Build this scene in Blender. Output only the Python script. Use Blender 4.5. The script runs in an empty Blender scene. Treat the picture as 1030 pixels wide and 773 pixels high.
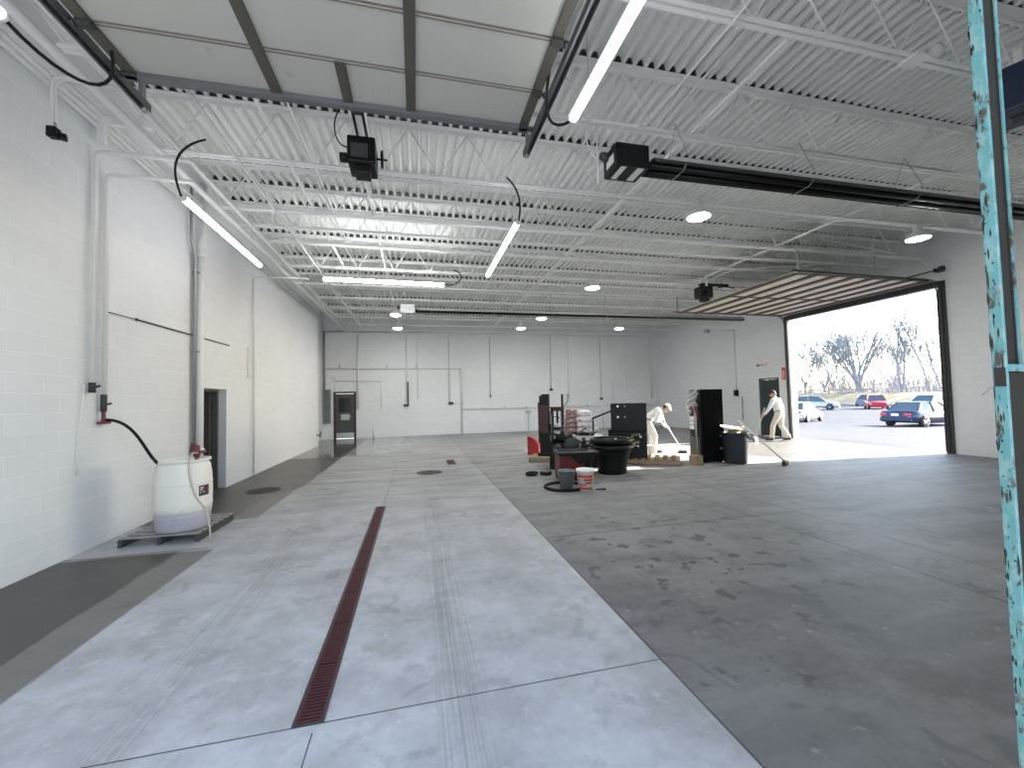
import bpy, bmesh, math, random
from mathutils import Vector, Matrix, Euler
random.seed(7)
PI = math.pi
SC = bpy.context.scene
COL = SC.collection

# ------------------------------------------------------------------ helpers
class MB:
    """collects shapes into one bmesh and links them as one mesh object"""
    def __init__(self): self.bm = bmesh.new()
    def _add(self, verts, faces, smooth=False):
        vs = [self.bm.verts.new(v) for v in verts]
        for f in faces:
            try:
                fc = self.bm.faces.new([vs[i] for i in f]); fc.smooth = smooth
            except ValueError: pass
        return vs
    def box(self, c, s, rz=0.0, bev=0.0, rot=None):
        t = bmesh.new()
        bmesh.ops.create_cube(t, size=1.0)
        bmesh.ops.scale(t, vec=s, verts=t.verts)
        if bev > 0:
            bmesh.ops.bevel(t, geom=list(t.edges), offset=min(bev, min(s)*.45), segments=2, affect='EDGES', profile=.5)
        M = Matrix.Translation(c) @ ((rot if rot is not None else Matrix.Rotation(rz, 4, 'Z')))
        t.transform(M); self._merge(t); return self
    def bb(self, x0, x1, y0, y1, z0, z1, bev=0.0):
        return self.box(((x0+x1)/2, (y0+y1)/2, (z0+z1)/2), (abs(x1-x0), abs(y1-y0), abs(z1-z0)), 0, bev)
    def _merge(self, t, smooth=None):
        me = bpy.data.meshes.new('tmp'); t.to_mesh(me); t.free()
        self.bm.from_mesh(me); bpy.data.meshes.remove(me)
    def tube(self, pts, r, n=8, cap=True, radii=None):
        pts = [Vector(p) for p in pts]
        rings = []; up = None
        for i, p in enumerate(pts):
            if i == 0: d = pts[1]-p
            elif i == len(pts)-1: d = p-pts[i-1]
            else: d = (pts[i+1]-p).normalized()+(p-pts[i-1]).normalized()
            if d.length < 1e-9: d = Vector((0, 0, 1))
            d.normalize()
            if up is None:
                a = Vector((0, 0, 1)) if abs(d.z) < .9 else Vector((1, 0, 0))
                u = d.cross(a).normalized()
            else:
                u = (up - d*up.dot(d))
                if u.length < 1e-6: u = d.orthogonal()
                u.normalize()
            up = u; v = d.cross(u)
            rr = radii[i] if radii else r
            rings.append([self.bm.verts.new(p+(u*math.cos(2*PI*k/n)+v*math.sin(2*PI*k/n))*rr) for k in range(n)])
        for a, b in zip(rings, rings[1:]):
            for k in range(n):
                f = self.bm.faces.new((a[k], a[(k+1) % n], b[(k+1) % n], b[k])); f.smooth = n > 4
        if cap:
            self.bm.faces.new(rings[0][::-1]); self.bm.faces.new(rings[-1])
        return self
    def ring(self, c, R, r, axis='Z', n=28, m=8, a0=0, a1=2*PI):
        pts = []
        full = abs(a1-a0-2*PI) < 1e-6
        for k in range(n+1):
            a = a0+(a1-a0)*k/n
            x, y = R*math.cos(a), R*math.sin(a)
            pts.append(Vector(c)+(Vector((x, y, 0)) if axis == 'Z' else Vector((0, x, y)) if axis == 'X' else Vector((x, 0, y))))
        return self.tube(pts, r, m, cap=not full)
    def lathe(self, prof, c=(0, 0, 0), n=32, axis='Z', smooth=True):
        rings = []
        for r, z in prof:
            ring = []
            for k in range(n):
                a = 2*PI*k/n; x, y = r*math.cos(a), r*math.sin(a)
                q = (x, y, z) if axis == 'Z' else (z, x, y) if axis == 'X' else (x, z, y)
                ring.append(self.bm.verts.new(Vector(c)+Vector(q)))
            rings.append(ring)
        for a, b in zip(rings, rings[1:]):
            for k in range(n):
                f = self.bm.faces.new((a[k], a[(k+1) % n], b[(k+1) % n], b[k])); f.smooth = smooth
        for rg, p in ((rings[0], prof[0]), (rings[-1], prof[-1])):
            if p[0] > 1e-4:
                try: self.bm.faces.new(rg)
                except ValueError: pass
        return self
    def prism(self, poly, a, b, axis='Y'):
        """extrude a 2D polygon from a to b along axis"""
        def P(u, v, w):
            return {'Y': (u, w, v), 'X': (w, u, v), 'Z': (u, v, w)}[axis]
        n = len(poly)
        vs = [P(u, v, a) for u, v in poly]+[P(u, v, b) for u, v in poly]
        fs = [tuple(range(n))[::-1], tuple(range(n, 2*n))]+[(k, (k+1) % n, n+(k+1) % n, n+k) for k in range(n)]
        self._add(vs, fs); return self
    def sphere(self, c, r, seg=14, rot=None):
        t = bmesh.new(); bmesh.ops.create_uvsphere(t, u_segments=seg, v_segments=max(6, seg//2+1), radius=1)
        for f in t.faces: f.smooth = True
        r = r if hasattr(r, '__len__') else (r, r, r)
        M = Matrix.Translation(c) @ (rot if rot is not None else Matrix.Identity(4)) @ Matrix.Diagonal((*r, 1))
        t.transform(M); self._merge(t); return self
    def loft(self, secs, smooth=False):
        rings = [[self.bm.verts.new(p) for p in s] for s in secs]
        for a, b in zip(rings, rings[1:]):
            n = len(a)
            for k in range(n):
                f = self.bm.faces.new((a[k], a[(k+1) % n], b[(k+1) % n], b[k])); f.smooth = smooth
        self.bm.faces.new(rings[0][::-1]); self.bm.faces.new(rings[-1]); return self
    def quad(self, a, b, c, d): self._add([a, b, c, d], [(0, 1, 2, 3)]); return self
    def build(self, name, m, parent=None, loc=None, rz=None):
        bmesh.ops.recalc_face_normals(self.bm, faces=self.bm.faces)
        me = bpy.data.meshes.new(name); self.bm.to_mesh(me); self.bm.free()
        o = bpy.data.objects.new(name, me); COL.objects.link(o)
        if m is not None: me.materials.append(m)
        if parent is not None: o.parent = parent
        if loc is not None: o.location = loc
        if rz is not None: o.rotation_euler = (0, 0, rz)
        return o

def tag(o, label, cat, group=None, kind=None):
    o['label'] = label; o['category'] = cat
    if group: o['group'] = group
    if kind: o['kind'] = kind
    return o
def thing(name, label, cat, loc=(0, 0, 0), rz=0.0, group=None):
    o = bpy.data.objects.new(name, None); COL.objects.link(o)
    o.empty_display_size = .1
    o.location = loc; o.rotation_euler = (0, 0, rz)
    return tag(o, label, cat, group)
def struct(mb, name, m, label=None):
    o = mb.build(name, m); o['kind'] = 'structure'
    if label: o['label'] = label; o['category'] = name.split('_')[0]
    return o
def arc_path(pts, r=.08, k=5):
    """polyline with rounded corners"""
    pts = [Vector(p) for p in pts]; out = [pts[0]]
    for i in range(1, len(pts)-1):
        a, b, c = pts[i-1], pts[i], pts[i+1]
        u = (a-b); v = (c-b); rr = min(r, u.length*.45, v.length*.45)
        p, q = b+u.normalized()*rr, b+v.normalized()*rr
        for j in range(k+1):
            t = j/k; out.append(p*(1-t)**2+b*2*t*(1-t)+q*t*t)
    out.append(pts[-1]); return out
def bez(p0, p1, p2, p3, n=14):
    p0, p1, p2, p3 = map(Vector, (p0, p1, p2, p3)); o = []
    for i in range(n+1):
        t = i/n; o.append(p0*(1-t)**3+p1*3*t*(1-t)**2+p2*3*t*t*(1-t)+p3*t**3)
    return o

# ------------------------------------------------------------------ materials
class NT:
    def __init__(self, name):
        self.m = bpy.data.materials.new(name); self.m.use_nodes = True
        self.t = self.m.node_tree; self.n = self.t.nodes; self.l = self.t.links
        self.b = self.n['Principled BSDF']
        self.tc = self.n.new('ShaderNodeTexCoord')
    def node(self, typ, **k):
        nd = self.n.new(typ)
        for a, v in k.items(): setattr(nd, a, v)
        return nd
    def put(self, sock, v):
        if hasattr(v, 'is_output') or isinstance(v, bpy.types.NodeSocket): self.l.new(v, sock)
        else: sock.default_value = v
    def math(self, op, a, b=0.0, clamp=False):
        nd = self.node('ShaderNodeMath', operation=op, use_clamp=clamp)
        self.put(nd.inputs[0], a); self.put(nd.inputs[1], b); return nd.outputs[0]
    def step(self, v, e, w=.02):          # 0 below e, 1 above
        nd = self.node('ShaderNodeMapRange', interpolation_type='SMOOTHSTEP')
        self.put(nd.inputs[0], v); self.put(nd.inputs[1], e-w) if not isinstance(e, bpy.types.NodeSocket) else None
        nd.inputs[2].default_value = e+w; return nd.outputs[0]
    def band(self, v, a, b, w=.02):
        return self.math('MULTIPLY', self.step(v, a, w), self.math('SUBTRACT', 1.0, self.step(v, b, w)))
    def line(self, v, e, hw):
        d = self.math('ABSOLUTE', self.math('SUBTRACT', v, e)); return self.math('LESS_THAN', d, hw)
    def noise(self, scale, detail=4, rough=.55, vec=None, sc=None):
        nd = self.node('ShaderNodeTexNoise'); nd.inputs['Scale'].default_value = scale
        nd.inputs['Detail'].default_value = detail; nd.inputs['Roughness'].default_value = rough
        v = vec or self.tc.outputs['Object']
        if sc:
            mp = self.node('ShaderNodeMapping'); mp.inputs['Scale'].default_value = sc; self.l.new(v, mp.inputs[0]); v = mp.outputs[0]
        self.l.new(v, nd.inputs['Vector']); return nd.outputs['Fac']
    def mix(self, f, a, b):
        nd = self.node('ShaderNodeMix', data_type='RGBA'); self.put(nd.inputs[0], f)
        for s, v in ((nd.inputs[6], a), (nd.inputs[7], b)):
            if isinstance(v, (tuple, list)): s.default_value = (*v[:3], 1)
            else: self.l.new(v, s)
        return nd.outputs[2]
    def scale(self, c, f):
        nd = self.node('ShaderNodeVectorMath', operation='SCALE'); self.l.new(c, nd.inputs[0]); self.put(nd.inputs['Scale'], f); return nd.outputs[0]
    def bump(self, h, s=.2, d=.02):
        nd = self.node('ShaderNodeBump'); nd.inputs['Strength'].default_value = s; nd.inputs['Distance'].default_value = d
        self.l.new(h, nd.inputs['Height']); self.l.new(nd.outputs[0], self.b.inputs['Normal'])

def mat(name, c, rough=.55, metal=0.0, var=.12, sc=6.0, dirt=None, dirt_at=.62, bump=0.0, emit=0.0, spec=None):
    k = NT(name); b = k.b
    f = k.noise(sc, 5)
    g = k.math('ADD', 1-var, k.math('MULTIPLY', f, 2*var))
    rgb = k.node('ShaderNodeRGB'); rgb.outputs[0].default_value = (*c, 1)
    col = k.scale(rgb.outputs[0], g)
    if dirt: col = k.mix(k.step(k.noise(sc*1.7, 6, .65), dirt_at, .04), col, dirt)
    k.l.new(col, b.inputs['Base Color'])
    b.inputs['Roughness'].default_value = rough; b.inputs['Metallic'].default_value = metal
    if spec is not None: b.inputs['Specular IOR Level'].default_value = spec
    if bump: k.bump(f, bump, .01)
    if emit:
        b.inputs['Emission Color'].default_value = (*c, 1); b.inputs['Emission Strength'].default_value = emit
    return k.m

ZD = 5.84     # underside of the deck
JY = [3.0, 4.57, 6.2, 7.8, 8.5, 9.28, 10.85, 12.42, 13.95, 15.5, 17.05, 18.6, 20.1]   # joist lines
M = {}
M['white_paint'] = mat('white paint', (.62, .62, .60), .5, 0, .06, 3)
M['deck'] = None
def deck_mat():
    """sprayed white deck; shade in the gaps above each joist painted in dark, as unsprayed steel"""
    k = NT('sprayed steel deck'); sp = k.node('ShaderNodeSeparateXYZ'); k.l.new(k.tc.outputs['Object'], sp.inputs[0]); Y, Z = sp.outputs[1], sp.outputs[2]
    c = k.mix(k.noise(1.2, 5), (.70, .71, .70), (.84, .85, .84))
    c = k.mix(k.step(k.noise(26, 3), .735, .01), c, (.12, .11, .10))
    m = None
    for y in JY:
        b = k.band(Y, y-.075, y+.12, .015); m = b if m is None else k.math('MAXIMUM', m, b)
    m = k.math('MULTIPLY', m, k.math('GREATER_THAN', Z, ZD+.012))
    c = k.mix(m, c, (.05, .05, .048)); k.l.new(c, k.b.inputs['Base Color']); k.b.inputs['Roughness'].default_value = .55  # shaded flute gaps over the joists coloured near black
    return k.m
M['pipe_white'] = mat('white painted pipe', (.70, .70, .69), .45, 0, .05, 4)
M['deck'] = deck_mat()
M['joist'] = mat('white painted steel', (.80, .81, .80), .5, 0, .06, 3)
M['galv'] = mat('galvanised steel', (.33, .34, .35), .42, .7, .2, 8)
M['dark_galv'] = mat('dull track steel', (.13, .135, .14), .5, .5, .2, 8)
M['dark_steel'] = mat('dark steel', (.06, .06, .06), .5, .5, .25, 9)
M['black'] = mat('black plastic', (.005, .005, .0055), .42, 0, .2, 6, spec=.25)
M['black_metal'] = mat('black metal', (.008, .008, .008), .38, .3, .25, 7, spec=.25)
M['rubber'] = mat('black rubber', (.01, .01, .0105), .7, 0, .15, 12, spec=.25)
M['panel_white'] = mat('door panel white', (.43, .425, .395), .5, 0, .06, 2, dirt=(.36, .34, .29), dirt_at=.66)
M['panel_cream'] = mat('cream door panel', (.70, .66, .58), .5, 0, .06, 2)
M['rail_grey'] = mat('blue grey steel', (.15, .16, .17), .45, .4, .15, 8)
M['grey_paint'] = mat('grey painted conduit', (.36, .37, .37), .5, 0, .1, 8)
M['stile'] = mat('door stile', (.085, .078, .064), .55, .2, .15, 6)
M['brown_strut'] = mat('brown strut', (.10, .068, .048), .6, .2, .2, 6)
M['seam'] = mat('seam', (.17, .15, .13), .6, 0, .2, 6)
M['red_paint'] = mat('red paint', (.13, .005, .007), .45, 0, .15, 5, dirt=(.05, .006, .006))
M['dark_red'] = mat('dark red paint', (.055, .010, .013), .5, 0, .2, 7, dirt=(.02, .010, .010))
M['bright_red'] = mat('bright red paint', (.34, .010, .012), .45, 0, .1, 5)
M['burgundy'] = mat('burgundy paint', (.045, .008, .013), .4, 0, .1, 5)
M['grate_red'] = mat('rusty red grate', (.085, .012, .018), .6, .1, .3, 14, dirt=(.03, .008, .008))
M['void'] = mat('black void', (.008, .006, .006), .9, 0, .1, 4)
M['glass_dark'] = mat('dark glass', (.015, .018, .02), .08, 0, .1, 2)
M['door_grey'] = mat('dark grey door', (.055, .06, .065), .4, 0, .1, 4)
M['door_green'] = mat('dark green door', (.016, .034, .034), .45, 0, .15, 4)
M['steel'] = mat('brushed steel', (.55, .55, .55), .32, .9, .1, 10)
M['paper'] = mat('paper', (.72, .72, .70), .7, 0, .05, 9)
M['pale_green'] = mat('pale paper', (.45, .52, .46), .7, 0, .05, 9)
M['wood'] = mat('pallet wood', (.32, .235, .15), .8, 0, .3, 7, dirt=(.16, .12, .08))
M['wood_dark'] = mat('weathered dark pallet', (.06, .054, .05), .8, 0, .35, 9)
M['wood_top'] = mat('weathered pallet slat', (.33, .31, .30), .8, 0, .3, 11, dirt=(.12, .11, .1))
M['barrel'] = mat('white polyethylene', (.80, .77, .70), .38, 0, .05, 3, dirt=(.62, .56, .48), dirt_at=.68)
M['barrel_low'] = mat('liquid showing through barrel', (.46, .45, .49), .4, 0, .07, 5, dirt=(.36, .34, .36), dirt_at=.62)
M['label_dark'] = mat('dark maroon sticker', (.05, .018, .018), .4, 0, .1, 6)
M['tubing'] = mat('clear beige tubing', (.52, .48, .42), .3, 0, .1, 6)
M['maroon'] = mat('maroon pump', (.15, .04, .045), .4, 0, .2, 8)
M['planter'] = mat('black planter', (.007, .007, .0075), .38, 0, .2, 5, spec=.25)
M['bucket_grey'] = mat('grey pail', (.24, .27, .28), .35, .35, .15, 8)
M['bucket_white'] = mat('white pail', (.78, .78, .76), .4, 0, .06, 6)
M['red_print'] = mat('red print', (.62, .055, .035), .5, 0, .1, 8)
M['bag_white'] = mat('white sack', (.86, .80, .80), .6, 0, .08, 5, dirt=(.42, .09, .11), dirt_at=.585)
M['bag_brown'] = mat('pinkish brown sack', (.34, .20, .18), .6, 0, .15, 9, dirt=(.60, .52, .5), dirt_at=.58)
M['plastic_wrap'] = mat('crumpled plastic', (.80, .81, .80), .25, 0, .1, 9, bump=.3)
M['bin'] = mat('slate grey bin', (.03, .043, .054), .45, 0, .1, 5)
M['cardboard'] = mat('cardboard', (.26, .17, .09), .8, 0, .2, 8)
M['navy'] = mat('navy painted steel', (.02, .03, .07), .4, .2, .2, 6)
M['skin'] = mat('skin', (.48, .29, .21), .5, 0, .08, 8)
M['shirt'] = mat('white sweatshirt', (.76, .75, .74), .8, 0, .06, 10)
M['khaki'] = mat('pale khaki cloth', (.66, .60, .50), .8, 0, .10, 9)
M['offwhite'] = mat('off white trousers', (.72, .67, .62), .8, 0, .08, 9)
M['shoe'] = mat('dark shoe', (.03, .028, .027), .6, 0, .2, 8)
M['boot'] = mat('pale rubber boot', (.72, .70, .62), .5, 0, .1, 8)
M['hair'] = mat('dark hair', (.02, .016, .014), .6, 0, .2, 14)
M['cap_dark'] = mat('dark cap', (.035, .035, .038), .8, 0, .15, 9)
M['cap_white'] = mat('white cap', (.74, .72, .69), .8, 0, .08, 9)
M['belt'] = mat('dark belt', (.03, .022, .018), .5, 0, .1, 9)
M['eye'] = mat('eye', (.03, .02, .015), .2, 0, .05, 9)
M['pole'] = mat('pale broom pole', (.72, .69, .64), .45, 0, .06, 6)
M['bristle'] = mat('dark bristles', (.035, .03, .028), .9, 0, .3, 30)
M['tube_emit'] = mat('lit tube', (1, 1, .99), .4, 0, .0, 2, emit=8)
M['tube_emit_strong'] = mat('bright lit tube', (1, 1, .99), .4, 0, .0, 2, emit=50)
M['bay_emit'] = mat('lit lens', (1, 1, .98), .4, 0, .0, 2, emit=210)
M['exit_red'] = mat('exit red', (.6, .03, .03), .5, 0, .05, 5)
M['asphalt'] = mat('asphalt', (.066, .067, .076), .9, 0, .15, .6, dirt=(.10, .10, .10), dirt_at=.6, spec=.1)
M['grass_dry'] = mat('dry winter grass', (.45, .36, .22), .95, 0, .25, .25)
M['bark'] = mat('grey bark', (.22, .23, .26), .9, 0, .2, 3)
M['brush'] = mat('winter brush', (.27, .26, .285), .95, 0, .25, 1)
M['tail'] = mat('tail light', (.50, .02, .05), .2, 0, .1, 6)
M['rim'] = mat('alloy rim', (.55, .55, .56), .3, .8, .1, 6)
M['tyre'] = mat('tyre', (.015, .015, .016), .7, 0, .1, 9)
M['car_glass'] = mat('car glass', (.05, .075, .09), .06, 0, .1, 1)
M['yellow_green'] = mat('yellow green paint daubs', (.42, .44, .22), .7, 0, .2, 20)
M['frame_grey'] = mat('grey door frame', (.10, .10, .10), .5, 0, .1, 5)
M['dim_room'] = mat('olive plaster', (.22, .215, .16), .7, 0, .1, 3)
M['manhole'] = mat('cast iron', (.06, .052, .048), .6, .5, .3, 12)
M['reflector'] = mat('aluminium reflector', (.62, .62, .60), .35, .6, .1, 6)

def teal_mat():
    k = NT('flaking teal paint')
    base = k.mix(k.noise(30, 5, .6, sc=(1, 1, .25)), (.055, .165, .168), (.12, .29, .285))
    rust = k.mix(k.noise(120, 4), (.02, .018, .015), (.09, .06, .04))
    f = k.step(k.noise(34, 9, .75, sc=(1, 1, .5)), .565, .02)
    c = k.mix(f, base, rust)
    pale = k.step(k.noise(50, 6, .7, sc=(1, 1, .4)), .54, .05)
    c = k.mix(k.math('MULTIPLY', pale, .5), c, (.24, .31, .30))
    k.l.new(c, k.b.inputs['Base Color']); k.b.inputs['Roughness'].default_value = .55
    k.bump(f, .5, .001); return k.m
M['teal'] = teal_mat()
M['rust_brown'] = mat('rusted brown steel', (.022, .017, .013), .8, .1, .4, 14)

def block_mat(name, ax, low=.0):
    """painted concrete block: ax picks the horizontal axis of the wall"""
    k = NT(name)
    sp = k.node('ShaderNodeSeparateXYZ'); k.l.new(k.tc.outputs['Object'], sp.inputs[0])
    cb = k.node('ShaderNodeCombineXYZ')
    k.l.new(sp.outputs[ax], cb.inputs[0]); k.l.new(sp.outputs['Z'], cb.inputs[1])
    br = k.node('ShaderNodeTexBrick'); k.l.new(cb.outputs[0], br.inputs['Vector'])
    br.inputs['Scale'].default_value = 1.0; br.inputs['Mortar Size'].default_value = .007
    br.inputs['Mortar Smooth'].default_value = .6
    br.inputs['Brick Width'].default_value = .406; br.inputs['Row Height'].default_value = .203
    br.inputs['Color1'].default_value = (.69, .71, .73, 1); br.inputs['Color2'].default_value = (.665, .685, .705, 1)
    br.inputs['Mortar'].default_value = (.76, .77, .78, 1)
    blot = k.noise(.7, 4)
    c = k.scale(br.outputs['Color'], k.math('ADD', .93, k.math('MULTIPLY', blot, .14)))
    k.l.new(c, k.b.inputs['Base Color']); k.b.inputs['Roughness'].default_value = .5
    h = k.math('ADD', k.math('MULTIPLY', br.outputs['Fac'], -1.0), k.math('MULTIPLY', k.noise(60, 3), .12))
    k.bump(h, .35, .006); return k.m
M['block_y'] = block_mat('painted block wall side', 'Y')
M['block_x'] = block_mat('painted block wall end', 'X')

def floor_mat():
    k = NT('workshop concrete'); T = k.tc.outputs['Object']
    sp = k.node('ShaderNodeSeparateXYZ'); k.l.new(T, sp.inputs[0]); X, Y = sp.outputs[0], sp.outputs[1]
    wob = k.math('MULTIPLY', k.math('SUBTRACT', k.noise(1.3, 5, .65), .5), .22)
    Xw = k.math('ADD', X, wob); Yw = k.math('ADD', Y, wob)
    big = k.noise(.42, 5, .6); mid = k.noise(1.7, 6, .66); fine = k.noise(9, 6, .7); stre = k.noise(1.1, 5, .6, sc=(.45, 2.6, 1))
    # slab colours
    lane = k.mix(k.step(mid, .5, .16), (.40, .40, .41), (.55, .56, .585))
    lane = k.mix(k.math('MULTIPLY', k.step(k.noise(2.3, 8, .75), .57, .05), .5), lane, (.33, .32, .315))
    lane = k.mix(k.math('MULTIPLY', k.step(k.noise(6, 8, .75), .60, .04), .35), lane, (.66, .67, .69))
    right = k.mix(k.step(big, .5, .2), (.13, .13, .133), (.215, .212, .21))
    right = k.mix(k.math('MULTIPLY', k.step(stre, .55, .12), .5), right, (.265, .265, .265))
    right = k.mix(k.math('MULTIPLY', k.step(k.noise(.8, 8, .75), .55, .08), .6), right, (.09, .087, .084))
    right = k.mix(k.math('MULTIPLY', k.step(k.noise(2.6, 7, .7), .63, .03), .75), right, (.075, .07, .066))
    right = k.mix(k.math('MULTIPLY', k.step(k.noise(6.5, 8, .75), .64, .03), .55), right, (.42, .42, .41))
    # a pale scuffed area in the middle of the right slab
    dx = k.math('SUBTRACT', X, 2.6); dy = k.math('SUBTRACT', Y, 4.1)
    dd = k.math('SQRT', k.math('ADD', k.math('MULTIPLY', dx, dx), k.math('MULTIPLY', dy, dy)))
    pale = k.math('MULTIPLY', k.math('SUBTRACT', 1.0, k.step(dd, .9, .7)), k.step(mid, .47, .10))
    right = k.mix(k.math('MULTIPLY', pale, .6), right, (.30, .30, .295))
    zone = k.math('SUBTRACT', 1.0, k.step(dd, 1.5, .9))
    prints = k.math('MULTIPLY', zone, k.step(k.noise(4.6, 3, .55), .61, .02))
    right = k.mix(k.math('MULTIPLY', prints, .8), right, (.05, .045, .042))
    specks = k.step(k.noise(38, 2, .5), .76, .01)
    right = k.mix(k.math('MULTIPLY', specks, .7), right, (.5, .5, .48))
    dark = k.mix(mid, (.05, .045, .04), (.085, .078, .07))
    dark = k.mix(k.math('MULTIPLY', k.step(k.noise(3, 7, .7), .60, .05), .35), dark, (.15, .14, .125))
    midc = k.mix(mid, (.17, .16, .15), (.235, .222, .21))
    isr = k.step(X, 1.475, .008)
    col = k.mix(isr, lane, right)
    # far end of the pale lane greys off
    far = k.math('MULTIPLY', k.step(Yw, 12.3, 1.8), k.math('SUBTRACT', 1.0, isr))
    col = k.mix(k.math('MULTIPLY', far, .75), col, k.mix(stre, (.24, .25, .245), (.37, .38, .375)))
    wetL = k.math('MULTIPLY', k.step(k.math('ADD', Y, k.math('MULTIPLY', stre, 3.0)), 15.2, .15), k.math('SUBTRACT', 1.0, k.step(Xw, .2, 1.4)))
    col = k.mix(k.math('MULTIPLY', wetL, .6), col, (.15, .165, .155))
    tone = k.math('MULTIPLY', k.step(k.math('ADD', Y, k.math('MULTIPLY', stre, 2.0)), 7.6, 3.6), .85)
    st2 = k.noise(1.5, 8, .72, sc=(.35, 2.2, 1))
    common = k.mix(k.step(st2, .5, .13), (.19, .187, .183), (.35, .352, .348))
    common = k.mix(k.math('MULTIPLY', k.step(k.noise(2.2, 8, .75, sc=(.6, 1.6, 1)), .60, .04), .7), common, (.10, .097, .092))
    col = k.mix(tone, col, common)
    # strips along the left wall
    pad = k.band(Yw, 5.5, 6.78, .05)
    nopad = k.math('SUBTRACT', 1.0, pad)
    mids = k.math('MULTIPLY', k.math('MULTIPLY', k.math('SUBTRACT', 1.0, k.step(X, -2.3, .015)), nopad), k.math('SUBTRACT', 1.0, k.step(Y, 8.9, .25)))
    col = k.mix(mids, col, midc)
    edge = k.math('ADD', -2.66, k.math('MULTIPLY', k.step(Y, 8.6, .5), .42))
    isd = k.math('MULTIPLY', k.math('LESS_THAN', Xw, edge), nopad)
    col = k.mix(isd, col, dark)
    # tyre tracks
    for cx, w in ((-1.45, .13), (.22, .13)):
        a = k.math('MULTIPLY', k.band(Xw, cx-w, cx+w, .07), k.math('SUBTRACT', 1.0, k.step(Y, 8.5, 2.0)))
        wv = k.step(k.noise(1.0, 3, .7, sc=(60, .4, 1)), .52, .08)
        a = k.math('MULTIPLY', a, k.math('ADD', .06, k.math('MULTIPLY', wv, .42)))
        col = k.mix(a, col, (.24, .23, .225))
    # curved boot scuffs
    vo = k.node('ShaderNodeTexVoronoi', feature='DISTANCE_TO_EDGE'); vo.inputs['Scale'].default_value = 1.15
    wv2 = k.node('ShaderNodeVectorMath', operation='ADD'); k.l.new(T, wv2.inputs[0])
    nz = k.node('ShaderNodeTexNoise'); nz.inputs['Scale'].default_value = 1.6; k.l.new(T, nz.inputs['Vector']); k.l.new(nz.outputs['Color'], wv2.inputs[1])
    k.l.new(wv2.outputs[0], vo.inputs['Vector'])
    sc = k.math('MULTIPLY', k.math('SUBTRACT', 1.0, k.step(vo.outputs['Distance'], .035, .025)), k.step(k.noise(1.9, 3), .58, .03))
    col = k.mix(k.math('MULTIPLY', sc, k.math('ADD', .22, k.math('MULTIPLY', isr, .18))), col, (.09, .085, .08))
    col = k.scale(col, k.math('ADD', .86, k.math('MULTIPLY', fine, .28)))
    # control joints
    jw = .0045
    J = k.line(X, 1.475, .007)
    for e, y0, y1 in ((4.42, 2.0, 8.6), (5.15, .4, 20)):
        J = k.math('MAXIMUM', J, k.math('MULTIPLY', k.line(X, e, .009), k.band(Y, y0, y1, .01)))
    for e, x0, x1 in ((2.36, -3.8, 1.475), (4.72, 1.475, 5.15), (5.55, -2.4, -3.8), (9.1, -3.8, -2.2)):
        J = k.math('MAXIMUM', J, k.math('MULTIPLY', k.line(Y, e, .009 if e > 4 else jw), k.band(X, min(x0, x1), max(x0, x1), .01)))
    J = k.math('MAXIMUM', J, k.math('MULTIPLY', k.line(X, -.53, .0035), k.math('MAXIMUM', k.math('LESS_THAN', Y, 2.3), k.band(Y, 7.0, 12, .05))))
    J = k.math('MULTIPLY', J, k.math('ADD', .45, k.math('MULTIPLY', mid, .9)))
    col = k.mix(J, col, (.045, .04, .036))
    # wet concrete by the open doorway
    wet = k.math('MULTIPLY', k.step(k.math('ADD', X, k.math('MULTIPLY', stre, 2.2)), 9.9, .5), k.band(Yw, 8.0, 13.2, .3))
    col = k.mix(k.math('MULTIPLY', wet, .75), col, (.125, .12, .11))
    k.l.new(col, k.b.inputs['Base Color'])
    r = k.math('ADD', .50, k.math('MULTIPLY', mid, .16))
    r = k.math('SUBTRACT', r, k.math('MULTIPLY', wetL, .42)); r = k.math('SUBTRACT', r, k.math('MULTIPLY', k.math('MULTIPLY', wet, k.step(st2, .48, .1)), .30))
    r = k.math('SUBTRACT', r, k.math('MULTIPLY', isd, .20))
    r = k.math('MAXIMUM', r, .1)
    k.l.new(r, k.b.inputs['Roughness']); k.l.new(k.math('SUBTRACT', .34, k.math('MULTIPLY', wet, .22)), k.b.inputs['Specular IOR Level'])
    dry = k.math('SUBTRACT', 1.0, k.math('MAXIMUM', wet, wetL))
    k.bump(k.math('MULTIPLY', k.math('MULTIPLY', fine, .3), dry), .25, .006)
    return k.m
M['floor'] = floor_mat()

# ------------------------------------------------------------------ room
LW, RW, BW, FW = -3.79, 13.45, 20.7, .45
struct(MB().bb(LW-.7, RW+.25, FW-.3, BW+.25, -.2, 0), 'floor', M['floor'])
# left wall with a personnel doorway
w = MB(); d0, d1, dz = 8.53, 9.52, 2.0; T = .2
w.bb(LW-T, LW, FW-.3, d0, 0, 6.1); w.bb(LW-T, LW, d1, 17.6, 0, 6.1); w.bb(LW-.65, LW-.45, 17.4, BW+.2, 0, 6.1); w.bb(LW-.45, LW-T, 17.4, 17.6, 0, 6.1); w.bb(LW-T, LW, d0, d1, dz, 6.1)
struct(w, 'wall_left', M['block_y'])
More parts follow.
